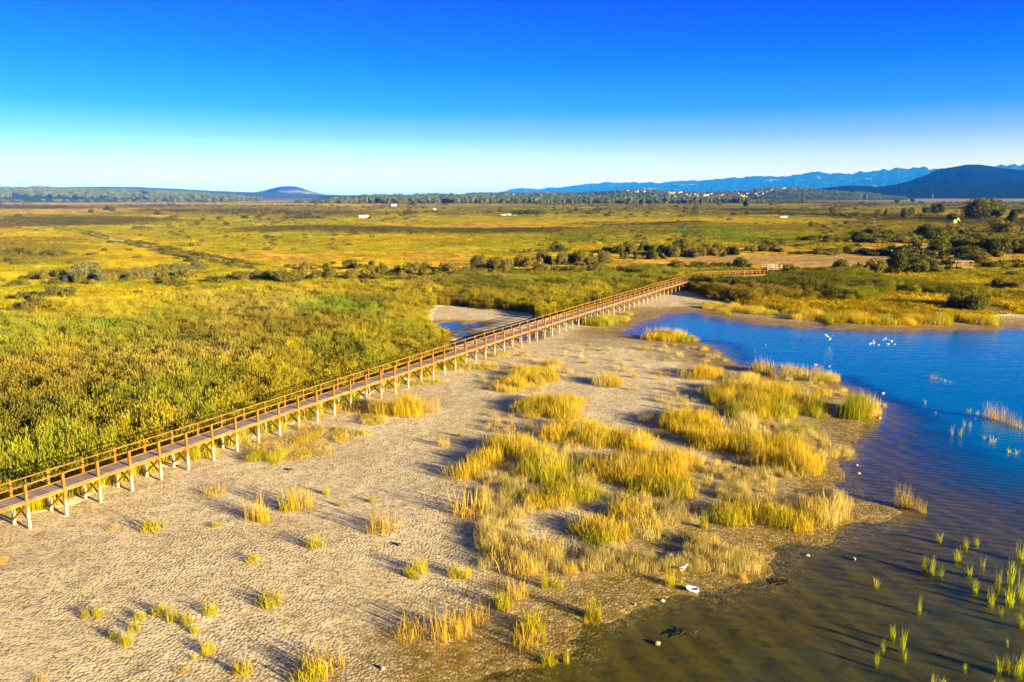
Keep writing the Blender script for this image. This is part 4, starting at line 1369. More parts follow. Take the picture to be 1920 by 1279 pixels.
# ------------------------------------------------------------------ shrubs and trees
R_SHRUB = {
    'o': [crown_mesh('olive shrub', 600 + i, M_OLIVE, 4200, 13, 0.045, 0.62, 0.15, 0.60) for i in range(5)],
    'g': [crown_mesh('green shrub', 620 + i, M_GREEN, 4200, 12, 0.048, 0.58, 0.2, 0.66) for i in range(4)],
    's': [crown_mesh('silver shrub', 640 + i, M_SILVER, 3600, 12, 0.050, 0.6, 0.2, 0.66) for i in range(3)],
    'w': [crown_mesh('willow shrub', 660 + i, M_GREEN, 6500, 18, 0.036, 0.72, 0.2, 0.58, 0.24, 0.38) for i in range(2)],
}
LOOK = {'o': 'rounded olive brown shrub', 'g': 'dark green shrub', 's': 'grey green shrub', 'w': 'wide dense green bush'}
CLUSTERS = [
    ('in the thicket left of the long reeds', 'olive shrubs behind the left reed bed', """
160 530 55 32 s;135 537 30 20 s;185 535 35 20 s;215 532 46 25 o;257 528 34 23 s;282 527 38 22 s;312 521 40 22 s;337 517 30 20 s;362 512 45 18 s;360 496 30 9 g;67 526 24 15 o;92 528 36 14 o;120 520 18 14 o;40 542 38 14 o"""),
    ('beyond the left reeds', 'low shrubs among the left yellow grass', """
15 595 36 15 o;47 593 16 22 o;80 590 46 26 o;112 586 50 15 o;165 586 45 13 o;200 586 38 15 o;228 583 36 11 o;266 571 30 8 g;215 608 28 12 o;242 608 40 12 o;97 566 44 24 o;325 538 45 20 o;350 546 40 14 o;376 551 30 12 o;402 533 38 14 o;455 528 45 18 o;370 611 30 12 o"""),
    ('on the pale rise at the left edge', 'shrubs on the left rise', """
15 481 50 17 o;60 481 50 18 o;102 483 46 13 o;170 481 15 6 g"""),
    ('in the middle thicket', 'olive shrubs of the middle thicket', """
495 528 40 21 o;537 533 36 27 o;572 505 24 14 o;556 531 38 26 o;592 528 35 19 o;620 527 38 24 o;657 506 29 18 g;663 528 40 21 o;696 521 36 21 o;715 506 15 13 o;742 518 25 13 o;768 521 36 27 o;765 531 42 15 o;796 518 30 24 o;815 531 32 23 g;838 521 38 27 o;856 529 36 21 o;892 511 42 30 o;896 521 38 17 o;926 511 40 28 o;928 521 34 15 o;950 516 32 28 o;640 546 40 11 o;673 543 36 17 o;706 543 38 12 o"""),
    ('left of the boardwalk bend', 'olive shrubs towards the boardwalk bend', """
983 503 40 25 o;1022 498 36 26 o;1020 513 50 17 o;1055 501 30 26 o;1046 476 34 16 g;1083 497 34 25 g;1108 501 32 19 o;1132 496 24 21 o;1080 515 36 13 o;1116 513 42 17 o;1226 513 46 15 o;1268 506 38 15 o;1311 507 42 13 o;1343 508 32 9 o"""),
    ('in the row behind the dry clearing', 'shrubs behind the dry clearing', """
1137 476 22 11 g;1161 478 30 18 o;1181 478 30 23 o;1210 473 25 18 g;1221 488 24 17 g;1243 481 24 15 o;1263 483 32 25 o;1277 476 30 25 g;1293 483 32 27 o;1318 481 30 23 o;1336 478 28 21 o;1361 478 36 18 o;1433 473 30 15 g;1460 461 26 12 g;1446 466 28 11 o"""),
    ('at the front edge of the dry clearing', 'shrubs in front of the dry clearing', """
1391 507 33 20 g;1424 523 34 13 g;1473 513 26 15 o;1494 518 32 14 o;1536 521 46 17 o;1571 518 34 27 g;1603 518 32 18 o;1627 516 35 18 o;1641 517 44 28 o;1676 515 40 40 g;1713 511 50 26 g;1737 508 32 20 g"""),
    ('along the far edge of the dry clearing', 'low shrubs at the far edge of the clearing', """
1550 476 44 11 o;1576 476 26 12 o;1598 476 37 14 o;1643 478 46 10 o;1684 478 34 13 o"""),
    ('in the dark thicket by the timber shelter', 'dark shrubs by the timber shelter', """
1763 482 52 35 g;1791 473 58 27 g;1807 488 66 22 g;1832 497 52 20 o;1853 506 42 15 o;1841 476 46 28 g;1871 478 48 30 g;1911 478 32 28 g;1722 496 44 18 g"""),
    ('on the rise beyond the clearing', 'shrubs on the rise beyond the clearing', """
1516 456 28 12 g;1551 453 40 11 o;1575 453 28 11 o;1617 458 38 22 g;1632 442 30 14 g;1654 456 42 17 o;1682 456 36 15 o;1702 453 30 15 g;1731 446 44 22 g;1748 453 52 24 g;1784 443 52 18 o;1882 441 58 26 o"""),
    ('on the right bank above the shore', 'shrubs on the right bank', """
1876 543 38 20 o;1906 546 36 15 o;1900 520 30 10 o"""),
    ('on the open plain', 'lone bushes on the open plain', """
170 401 11 8 g;205 396 22 9 g;296 405 13 9 g;262 433 26 7 g;372 421 15 6 g;425 425 10 8 g;577 411 50 8 g;490 416 13 6 g;507 416 13 6 g;985 404 54 9 g;1013 405 20 9 g;1146 402 12 7 g;1120 397 20 5 g;1085 396 15 5 g;1305 396 14 8 g;1318 396 16 3 g;1377 405 13 7 g;1402 404 12 8 g;1522 427 10 11 g;1545 428 9 5 g;1586 424 11 9 g;1565 424 9 6 g;939 400 13 12 g;860 395 7 4 g;1046 404 9 5 g;1106 402 4 3 g;1640 424 20 5 o;1654 428 18 6 o"""),
]


UNDER = []


def plant_shrubs():
    r = np.random.default_rng(11)
    for where, group, text in CLUSTERS:
        items = [t.split() for t in text.replace('\n', ';').split(';') if t.strip()]
        items = sorted([(float(a), float(b), float(c), float(d), k) for a, b, c, d, k in items])
        for kind in 'ogsw':
            sub = [q for q in items if q[4] == kind]
            for i, (px, py, w, h, k) in enumerate(sub):
                m = float(pxm(px, py))
                x, y = map(float, G(px, py, 0.4))
                W, Hh = w * m * 0.62, h * m * 1.25
                y += W * 0.35
                x *= (y / (y - W * 0.35))
                if py > 436: UNDER.append((x, y, W, Hh))
                me = R_SHRUB[k][int(r.integers(len(R_SHRUB[k])))]
                o = bpy.data.objects.new('shrub', me)
                COL.objects.link(o)
                o.location = (x, y, gz1(x, y) - 0.08 * Hh)
                o.rotation_euler = (0, 0, float(r.random() * 6.28))
                o.scale = (W, W * 0.9, Hh)
                on = ordinal(i, len(sub))
                tag(o, ('%s, %s %s' % (LOOK[k], on, where)).replace(', in ', ' in ').replace(', on ', ' on ').replace(',  ', ' '), 'shrub', group)
    # thin growth that fills the thickets between the shrubs
    q = np.array(UNDER)
    k = 5
    n = len(q) * k
    q = np.repeat(q, k, 0)
    x = q[:, 0] + r.normal(size=n) * q[:, 2] * 1.5; y = q[:, 1] + r.normal(size=n) * q[:, 2] * 1.1
    s = q[:, 2] * (0.30 + 0.40 * r.random(n))
    hh = np.minimum(q[:, 3] * (0.30 + 0.45 * r.random(n)), 3.2)
    scatter('undergrowth', np.stack([x, y, ground_z(x, y) - 0.1], 1), np.stack([s, s, hh], 1), np.zeros((n, 3)), C_SCRUB, 0.05, r)
    # the big bush on the bank
    me = R_SHRUB['w'][0]
    m = float(pxm(1826, 581)); x, y = map(float, G(1826, 581, 0.3))
    o = bpy.data.objects.new('shrub', me); COL.objects.link(o)
    o.location = (x, y + 1.0, gz1(x, y + 1) - 0.15); o.scale = (45 * m, 36 * m, 40 * m)
    tag(o, 'big spreading grey green bush casting a long shadow on the bank above the far shore', 'shrub')


plant_shrubs()

TREE_KIND = {
    'r': (crown_mesh('round crown', 700, M_TREE, 5000, 14, 0.050, 0.55, 0.30, 0.72, 0.26, 0.40, 1.0), 'round'),
    'b': (crown_mesh('broad crown', 705, M_TREE, 8000, 20, 0.036, 0.68, 0.25, 0.72, 0.24, 0.40, 0.9), 'broad'),
    't': (crown_mesh('tall crown', 710, M_GREEN, 4000, 12, 0.050, 0.45, 0.22, 0.78, 0.22, 0.34, 1.0), 'tall'),
    'l': (crown_mesh('loose crown', 715, M_TREE, 2600, 11, 0.052, 0.62, 0.35, 0.8, 0.22, 0.34, 0.9), 'loose'),
}
TREE_MESH_TRUNK = [trunk_mesh('tree trunk', 750 + i, M_BARK) for i in range(3)]
TREES = [
    (1835, 415, 67, 45, 'b', 'very large broad dark tree, the biggest on the plain at the far right'),
    (1786, 416, 26, 16, 'r', 'low dark tree tucked against the left foot of the biggest tree'),
    (1700, 414, 28, 25, 'r', 'round yellow green tree standing alone left of the biggest tree'),
    (1757, 403, 29, 23, 'b', 'bushy tree just behind the left side of the biggest tree'),
    (1736, 403, 16, 15, 'r', 'small round tree between the yellow green tree and the biggest tree'),
    (1728, 410, 9, 9, 'r', 'tiny dark tree at the roadside left of the biggest tree'),
    (1660, 408, 10, 16, 't', 'narrow upright tree standing alone on the right plain'),
    (1561, 406, 17, 19, 'r', 'dark round tree standing alone in the middle of the right plain'),
    (1601, 404, 6, 6, 'r', 'tiny round tree right of the lone dark tree'),
    (1870, 418, 26, 26, 'l', 'loose yellow green tree right of the biggest tree'),
    (1896, 421, 22, 28, 't', 'tall green tree at the right end of the plain beside a yellow field'),
    (1915, 403, 24, 12, 'b', 'dark low tree cut by the right border of the view'),
    (1682, 383, 10, 11, 'r', 'distant small tree below the dark blue hill'),
    (1507, 383, 11, 13, 't', 'distant dark tree beside three thin poplars'),
    (1445, 386, 10, 9, 'r', 'distant dark round tree right of the village'),
    (1349, 391, 10, 14, 'l', 'thin crowned tree on the plain below the village'),
    (1400, 388, 16, 17, 'r', 'big round tree on the plain in front of the right end of the village'),
    (1202, 388, 9, 8, 'r', 'small dark tree alone on the plain below the hilltop houses'),
    (592, 384, 14, 10, 'r', 'rounded dark tree at the right edge of the yellow rise'),
    (645, 378, 16, 12, 'b', 'leftmost dark tree of the tall clump on the horizon'),
    (667, 378, 12, 11, 't', 'middle dark tree of the tall clump on the horizon'),
    (684, 379, 20, 15, 'b', 'tallest broad tree of the clump on the horizon'),
    (700, 379, 16, 13, 'r', 'rightmost tree of the tall clump on the horizon'),
    (775, 386, 16, 9, 'r', 'reddish green tree before the tree line in the middle distance'),
    (793, 385, 14, 8, 'l', 'pale green tree beside the reddish tree before the tree line'),
    (836, 387, 9, 7, 'r', 'small green tree in the fields before the tree line'),
    (1493, 383, 3.2, 7, 't', 'leftmost of the three thin distant poplars'),
    (1498, 383, 3.2, 8, 't', 'middle one of the three thin distant poplars'),
    (1502.5, 383, 3, 7.5, 't', 'rightmost of the three thin distant poplars'),
    (1711, 380, 10, 9, 'r', 'distant tree in the pale fields left of the second distant tree'),
    (1727, 383, 10, 6, 'r', 'distant low tree in the pale fields beside a darker one'),
    (1770, 382, 9, 5, 'r', 'distant flat tree in the pale fields above the bushy tree'),
    (1852, 388, 9, 8, 'r', 'distant round tree in the pale fields right of the biggest tree'),
    (1874, 380, 12, 5, 'b', 'distant dark tree group at the foot of the blue hill'),
    (1616, 384, 9, 6, 'r', 'distant dark tree beneath the twin pylons'),
    (1640, 386, 8, 5, 'r', 'distant dark tree right of the twin pylons'),
]


def plant_trees():
    r = np.random.default_rng(21)
    for px, py, w, h, k, lab in TREES:
        m = float(pxm(px, py)); x, y = map(float, G(px, py, 0.3))
        e = empty('tree', (x, y, gz1(x, y) - 0.1), float(r.random() * 6.28))
        tag(e, lab, 'tree')
        W, Hh = w * m * 0.52, h * m
        o = bpy.data.objects.new('crown', TREE_KIND[k][0]); COL.objects.link(o); o.parent = e
        lift = 0.06 if k != 'l' else 0.22
        o.location = (0, 0, Hh * lift); o.scale = (W, W, Hh * (1 - lift))
        o = bpy.data.objects.new('trunk', TREE_MESH_TRUNK[int(r.integers(3))]); COL.objects.link(o); o.parent = e
        o.scale = (W * 0.9, W * 0.9, Hh)


plant_trees()


def far_woods():
    r = np.random.default_rng(31)
    # tree line along the foot of the village ridge
    n = 3300
    px = 555 + r.random(n) * 960
    dens = 0.55 + 0.45 * np.sin(px * 0.045) + 0.3 * np.sin(px * 0.11 + 2)
    py = 379.5 + 3.6 * r.random(n)
    keep = r.random(n) < np.clip(dens, 0.25, 1)
    px, py = px[keep], py[keep]
    x, y = G(px, py, 0)
    h = ground_z(x, y); n = len(x)
    hh = (7 + 11 * r.random(n) ** 1.5) * np.where(px < 620, 0.6, 1.0) * np.where(px > 1400, 0.6, 1.0)
    w = hh * (0.25 + 0.30 * r.random(n))
    scatter('tree_line', np.stack([x, y, h - 0.5], 1), np.stack([w, w, hh], 1), np.zeros((n, 3)), C_FAR, 0.05, r)
    # wood on the left rise
    n = 5200
    px = -250 + r.random(n) * 740; t = 0.18 + 0.82 * r.random(n) ** 0.7
    x, y, z = fore_surf(px, t)
    s = fbm(px * 0.03, t * 6, 3)
    keep = (s > 0.36) | (t > 0.9)
    x, y, z, px = x[keep], y[keep], z[keep], px[keep]; n = len(x)
    hh = 7 + 8 * r.random(n); w = hh * (0.5 + 0.35 * r.random(n))
    scatter('woodland', np.stack([x, y, z - 1.0], 1), np.stack([w, w, hh], 1), np.zeros((n, 3)), C_FAR, 0.05, r)
    # bushes on the near foot of the same rise
    n = 900
    px = -200 + r.random(n) * 640; py = 373 + 7 * r.random(n)
    x, y = G(px, py, 0); keep = fbm(px * 0.04, py, 3) > 0.45
    x, y = x[keep], y[keep]; n = len(x)
    hh = 5 + 6 * r.random(n); w = hh * (0.6 + 0.6 * r.random(n))
    scatter('woodland', np.stack([x, y, ground_z(x, y) - 0.5], 1), np.stack([w, w, hh], 1), np.zeros((n, 3)), C_FAR, 0.05, r)
    # woods on the village ridge
    n = 3200
    px = 700 + r.random(n) * 950; t = 0.15 + 0.85 * r.random(n)
    x, y, z = vill_surf(px, t)
    keep = fbm(px * 0.03 + 8, t * 5, 3) > 0.42
    x, y, z = x[keep], y[keep], z[keep]; n = len(x)
    hh = 6 + 6 * r.random(n); w = hh * (0.5 + 0.4 * r.random(n))
    scatter('woodland', np.stack([x, y, z - 1.0], 1), np.stack([w, w, hh], 1), np.zeros((n, 3)), C_FAR, 0.05, r)


far_woods()


# ------------------------------------------------------------------ houses and small structures on the plain
def house_parts(w, d, h, roof_h):
    V, Fc = [], []
    box(V, Fc, (0, 0, h / 2), (w / 2, 0, 0), (0, d / 2, 0), (0, 0, h / 2))
    b = len(V)
    for y in (-d / 2, d / 2):
        V += [np.array((-w / 2, y, h)), np.array((w / 2, y, h)), np.array((0, y, h + roof_h))]
    Fc += [(b, b + 1, b + 2), (b + 3, b + 5, b + 4)]
    R, Rf = [], []
    e = 0.4
    for s in (-1, 1):
        k = len(R)
        for y in (-d / 2 - e, d / 2 + e):
            R += [np.array((s * (w / 2 + e), y, h - e * roof_h / (w / 2))), np.array((0, y, h + roof_h + 0.02)),
                  np.array((s * (w / 2 + e), y, h - e * roof_h / (w / 2) + 0.22)), np.array((0, y, h + roof_h + 0.26))]
        Rf += [(k, k + 1, k + 5, k + 4), (k + 2, k + 6, k + 7, k + 3), (k, k + 2, k + 3, k + 1), (k + 4, k + 5, k + 7, k + 6), (k, k + 4, k + 6, k + 2)]
    W, Wf = [], []
    for sx in (-0.28, 0.1, 0.32):
        for z in ((0.62,) if h < 4 else (0.28, 0.72)):
            box(W, Wf, (sx * w, -d / 2 - 0.02, h * z), (0.5, 0, 0), (0, 0.03, 0), (0, 0, 0.6))
    return (V, Fc), (R, Rf), (W, Wf)


def build_village():
    r = np.random.default_rng(41)
    kinds = []
    for w, d, h, rh in ((9, 12, 5.8, 2.0), (11, 9, 6.2, 2.2), (8, 8, 3.4, 1.8), (14, 9, 6.5, 1.8)):
        ms = []
        for (V, Fc), m, nm in zip(house_parts(w, d, h, rh), (M_WHITE, M_ROOF, M_DARK), ('wall', 'roof', 'window')):
            o = link_mesh(nm, V, Fc, m)
            ms.append(o.data); bpy.data.objects.remove(o)
        kinds.append(ms)

    def place(px, t, group, label, sc=1.0):
        x, y, z = (float(q) for q in vill_surf(px, t))
        e = empty('house', (x, y, z - 0.8), float(r.random() * 6.28))
        e.scale = (sc, sc, sc)
        tag(e, label, 'house', group)
        k = kinds[int(r.integers(len(kinds)))]
        for me, nm in zip(k, ('wall', 'roof', 'window')):
            o = bpy.data.objects.new(nm, me); COL.objects.link(o); o.parent = e
    for i in range(78):
        px = 1225 + 215 * r.beta(2.2, 1.6); t = 0.30 + 0.42 * r.random()
        place(px, t, 'white houses of the village', 'white house of the village packed along the foot of the low green ridge', 0.65 + 0.4 * r.random())
    for i in range(9):
        place(1250 + 30 * r.random(), 0.75 + 0.15 * r.random(), 'upper houses of the village', 'white house above the left end of the village', 0.65 + 0.3 * r.random())
    for i in range(20):
        place(1166 + 46 * r.random(), 0.72 + 0.28 * r.random(), 'houses on the low hilltop', 'white house on top of the low wooded hill left of the village', 0.7 + 0.4 * r.random())
    for i in range(16):
        place(850 + 190 * r.random(), 0.5 + 0.4 * r.random(), 'houses scattered along the ridge', 'white house scattered along the green ridge left of the hilltop', 0.6 + 0.3 * r.random())
    for i in range(12):
        place(1440 + 70 * r.random(), 0.70 + 0.25 * r.random(), 'houses right of the village', 'white house on the slope right of the village', 0.7 + 0.4 * r.random())


build_village()


def build_huts():
    def hut(px, py, w, d, h, label, rz=0.2, name='hut', roof=M_WHITE, tilt=0.0):
        x, y = map(float, G(px, py, 0.3))
        o = empty(name, (x, y, gz1(x, y) - 0.1), rz)
        tag(o, label, name)
        V, Fc = [], []
        box(V, Fc, (0, 0, h / 2), (w / 2, 0, 0), (0, d / 2, 0), (0, 0, h / 2))
        link_mesh('wall', V, Fc, M_WHITE, o)
        V, Fc = [], []
        box(V, Fc, (0, 0, h + 0.1), (w / 2 + 0.25, 0, tilt), (0, d / 2 + 0.25, 0), (0, 0, 0.1))
        link_mesh('roof', V, Fc, roof, o)
        V, Fc = [], []
        box(V, Fc, (-w * 0.3, -d / 2 - 0.02, 1.05), (0.45, 0, 0), (0, 0.04, 0), (0, 0, 1.0))
        link_mesh('door', V, Fc, M_DARK, o)
    hut(682, 411, 7.4, 3.2, 3.0, 'largest white flat roofed hut alone on the left plain', 0.1)
    hut(697.5, 411.5, 0.9, 0.9, 1.2, 'tiny cream pillar just right of the largest white hut', 0.3, 'pillar')
    hut(704, 411.5, 0.8, 0.8, 0.9, 'second tiny cream pillar further from the largest white hut', 0.3, 'pillar')
    hut(738, 388.5, 9.0, 6.0, 4.5, 'distant white hut among scrub right of the tall tree clump', 0.5)
    hut(815, 397, 3.2, 3.0, 3.2, 'small distant white hut on a dry patch of the plain', 0.2)
    hut(944, 406, 5.5, 3.0, 1.6, 'left one of two low white sheds on the middle plain', 0.1, 'shed', M_WHITE, 0.12)
    hut(954, 406, 4.0, 3.0, 2.0, 'right one of two low white sheds on the middle plain', 0.1, 'shed')
    hut(1468, 410, 6.5, 3.0, 1.7, 'low white shed by the dark hedge on the right plain', 0.15, 'shed', M_WHITE, 0.1)
    hut(712, 373.5, 34, 12, 7, 'long pale farm building on the horizon by the tall tree clump', 0.0, 'barn', M_ROOF)
    hut(803, 378.5, 14, 9, 9, 'pale house in front of the distant tree line', 0.2, 'house', M_ROOF)
    # masts and pylons
    def pylon(px, py, hm, label):
        x, y = map(float, G(px, py, 0.3))
        o = empty('pylon', (x, y, gz1(x, y)))
        tag(o, label, 'pylon')
        V, Fc = [], []
        b = hm * 0.09
        for sx, sy in ((-1, -1), (1, -1), (1, 1), (-1, 1)):
            bar(V, Fc, (sx * b, sy * b, -0.2), (sx * b * 0.15, sy * b * 0.15, hm), hm * 0.010, hm * 0.010, (1, 0, 0))
        for k in range(7):
            z0, z1 = hm * k / 7, hm * (k + 1) / 7
            q0, q1 = b * (1 - 0.85 * k / 7), b * (1 - 0.85 * (k + 1) / 7)
            for s in (-1, 1):
                bar(V, Fc, (-q0, s * q0, z0), (q1, s * q1, z1), hm * 0.005, hm * 0.005)
                bar(V, Fc, (s * q0, -q0, z0), (s * q1, q1, z1), hm * 0.005, hm * 0.005)
        link_mesh('tower', V, Fc, M_STEEL, o)
        for z, w in ((0.72, 0.20), (0.84, 0.16), (0.95, 0.12)):
            V, Fc = [], []
            bar(V, Fc, (-hm * w, 0, hm * z), (hm * w, 0, hm * z), hm * 0.010, hm * 0.010)
            link_mesh('cross_arm', V, Fc, M_STEEL, o)
    pylon(1614, 376, 27, 'left one of two lattice pylons against the foot of the dark blue hill')
    pylon(1625, 376, 26, 'right one of two lattice pylons against the foot of the dark blue hill')
    pylon(1748, 378, 22, 'faint lattice pylon in the pale fields below the dark blue hill')
    def pole(px, py, h, label, mat=M_PALE):
        x, y = map(float, G(px, py, 0.3))
        o = empty('pole', (x, y, gz1(x, y))); tag(o, label, 'pole')
        V, Fc = [], []
        box(V, Fc, (0, 0, h / 2), (0.055, 0, 0), (0, 0.055, 0), (0, 0, h / 2 + 0.2))
        link_mesh('shaft', V, Fc, mat, o)
        V, Fc = [], []
        box(V, Fc, (0, 0, h - 0.4), (0.6, 0, 0), (0, 0.05, 0), (0, 0, 0.05))
        link_mesh('cross_arm', V, Fc, mat, o)
    pole(1312, 410, 6.0, 'thin pale pole rising from the grass left of the village side shed')
    pole(1638, 437, 7.5, 'thin pale pole in the grass in front of the dark hedge')
    pole(1056.5, 422, 2.2, 'short pale pole on the dark ditch edge in the middle plain')
    # digger
    x, y = map(float, G(1789, 421, 0.3))
    o = empty('digger', (x, y, gz1(x, y)), 0.4)
    tag(o, 'small yellow digger working by the dark hedge below the biggest tree', 'digger')
    V, Fc = [], []
    for s in (-1, 1):
        box(V, Fc, (0, s * 0.9, 0.45), (1.7, 0, 0), (0, 0.28, 0), (0, 0, 0.42))
    link_mesh('track', V, Fc, M_DARK, o)
    V, Fc = [], []
    box(V, Fc, (-0.5, 0, 1.5), (1.5, 0, 0), (0, 1.15, 0), (0, 0, 0.6))
    link_mesh('body', V, Fc, M_YELLOW, o)
    V, Fc = [], []
    box(V, Fc, (0.4, 0.5, 2.5), (0.75, 0, 0), (0, 0.55, 0), (0, 0, 0.65))
    link_mesh('cab', V, Fc, M_YELLOW, o)
    V, Fc = [], []
    bar(V, Fc, (0.8, -0.4, 1.8), (2.9, -0.4, 4.2), 0.4, 0.5)
    bar(V, Fc, (2.9, -0.4, 4.2), (4.7, -0.4, 2.0), 0.35, 0.4)
    link_mesh('arm', V, Fc, M_YELLOW, o)
    V, Fc = [], []
    box(V, Fc, (4.6, -0.4, 1.5), (0.5, 0, 0.2), (0, 0.55, 0), (-0.15, 0, 0.5))
    link_mesh('bucket', V, Fc, M_DARK, o)


build_huts()


# tracks: a ribbon laid 4 mm and more above the plain
def ribbon(name, pts, width, mat, lift=0.12):
    P = np.array([[float(q) for q in G(a, b, 0.3)] for a, b in pts])
    seg = np.hypot(*np.diff(P, axis=0).T); L = np.concatenate([[0], np.cumsum(seg)])
    s = np.linspace(0, L[-1], max(8, int(L[-1] / 1.5)))
    x = np.interp(s, L, P[:, 0]); y = np.interp(s, L, P[:, 1])
    x = x + (fbm(s / 12, s * 0, 2) - 0.5) * width * 0.8
    T = np.stack([np.gradient(x), np.gradient(y)], 1); T /= np.linalg.norm(T, axis=1, keepdims=True)
    N = np.stack([-T[:, 1], T[:, 0]], 1)
    k = 5
    V = []
    for j in range(k):
        f = (j / (k - 1) - 0.5) * (width * (0.6 + 0.9 * fbm(s / 7, s * 0 + 3, 2)))
        xx, yy = x + N[:, 0] * f, y + N[:, 1] * f
        V.append(np.stack([xx, yy, ground_z(xx, yy) + lift], 1))
    V = np.array(V)
    idx = np.arange(V.shape[0] * V.shape[1]).reshape(V.shape[:2])
    Q = np.stack([idx[:-1, :-1], idx[1:, :-1], idx[1:, 1:], idx[:-1, 1:]], -1).reshape(-1, 4)
    me = np_mesh(name, V.reshape(-1, 3), Q, mat, True)
    o = bpy.data.objects.new(name, me); COL.objects.link(o); o['kind'] = 'structure'


def ditch_scrub():
    r = np.random.default_rng(71)
    P = np.array([(95, 428), (150, 437), (210, 452), (250, 461), (300, 470), (340, 480), (380, 487), (420, 495), (480, 507)], float)
    n = 620
    t = r.random(n) * (len(P) - 1)
    px = np.interp(t, np.arange(len(P)), P[:, 0]); py = np.interp(t, np.arange(len(P)), P[:, 1])
    x, y = G(px, py, 0.3)
    side = np.where(r.random(n) < 0.62, 1, -1)
    y = y + side * (3.2 + 2.0 * r.random(n)); x = x + r.normal(size=n) * 1.0
    keep = fbm(t * 2.2, t * 0, 3) + 0.25 * r.random(n) > 0.42
    x, y = x[keep], y[keep]; n = len(x)
    s = 0.7 + 1.1 * r.random(n)
    scatter('ditch_scrub', np.stack([x, y, ground_z(x, y) - 0.1], 1), np.stack([s * 1.3, s, s * 0.9], 1), np.zeros((n, 3)), C_SCRUB, 0.05, r)


ditch_scrub()
ribbon('track', [(30, 428), (60, 430), (105, 428), (150, 437), (210, 452), (250, 461), (300, 470), (340, 480), (380, 487), (420, 495), (480, 507)], 2.8, M_PATH, 0.62)
ribbon('track', [(-60, 549), (0, 548), (30, 547), (66, 546)], 2.0, M_PATH, 0.5)
ribbon('track', [(715, 507), (735, 506.5), (752, 506)], 2.4, M_PATH, 0.5)

# ------------------------------------------------------------------ single tufts of reed
TUFT_MESH = {
    'g': [grass_mesh('green tuft', 800 + i, M_TUFT, 150, 0.45, 0.016, 0.35, 0.35, 0.22, 0.0, 1.7) for i in range(4)],
    'y': [grass_mesh('straw tuft', 820 + i, M_TUFT, 130, 0.5, 0.011, 0.22, 0.16, 0.22, 0.3, 1.8) for i in range(4)],
    'w': [grass_mesh('water tuft', 840 + i, M_TUFT, 54, 0.36, 0.034, 0.30, 0.55, 0.35, 0.0, 1.4) for i in range(5)],
    't': [grass_mesh('thin tuft', 860 + i, M_TUFT, 26, 0.36, 0.032, 0.25, 0.5, 0.4, 0.0, 1.3) for i in range(3)],
}
TUFT_COL = {'g': (0.36, 0.31, 0.010), 'y': (0.46, 0.30, 0.035), 'w': (0.36, 0.37, 0.012), 't': (0.48, 0.40, 0.06)}
TUFT_LOOK = {'g': 'bright yellow green tuft', 'y': 'straw coloured reed tuft', 'w': 'green reed tuft', 't': 'thin wispy reed tuft'}
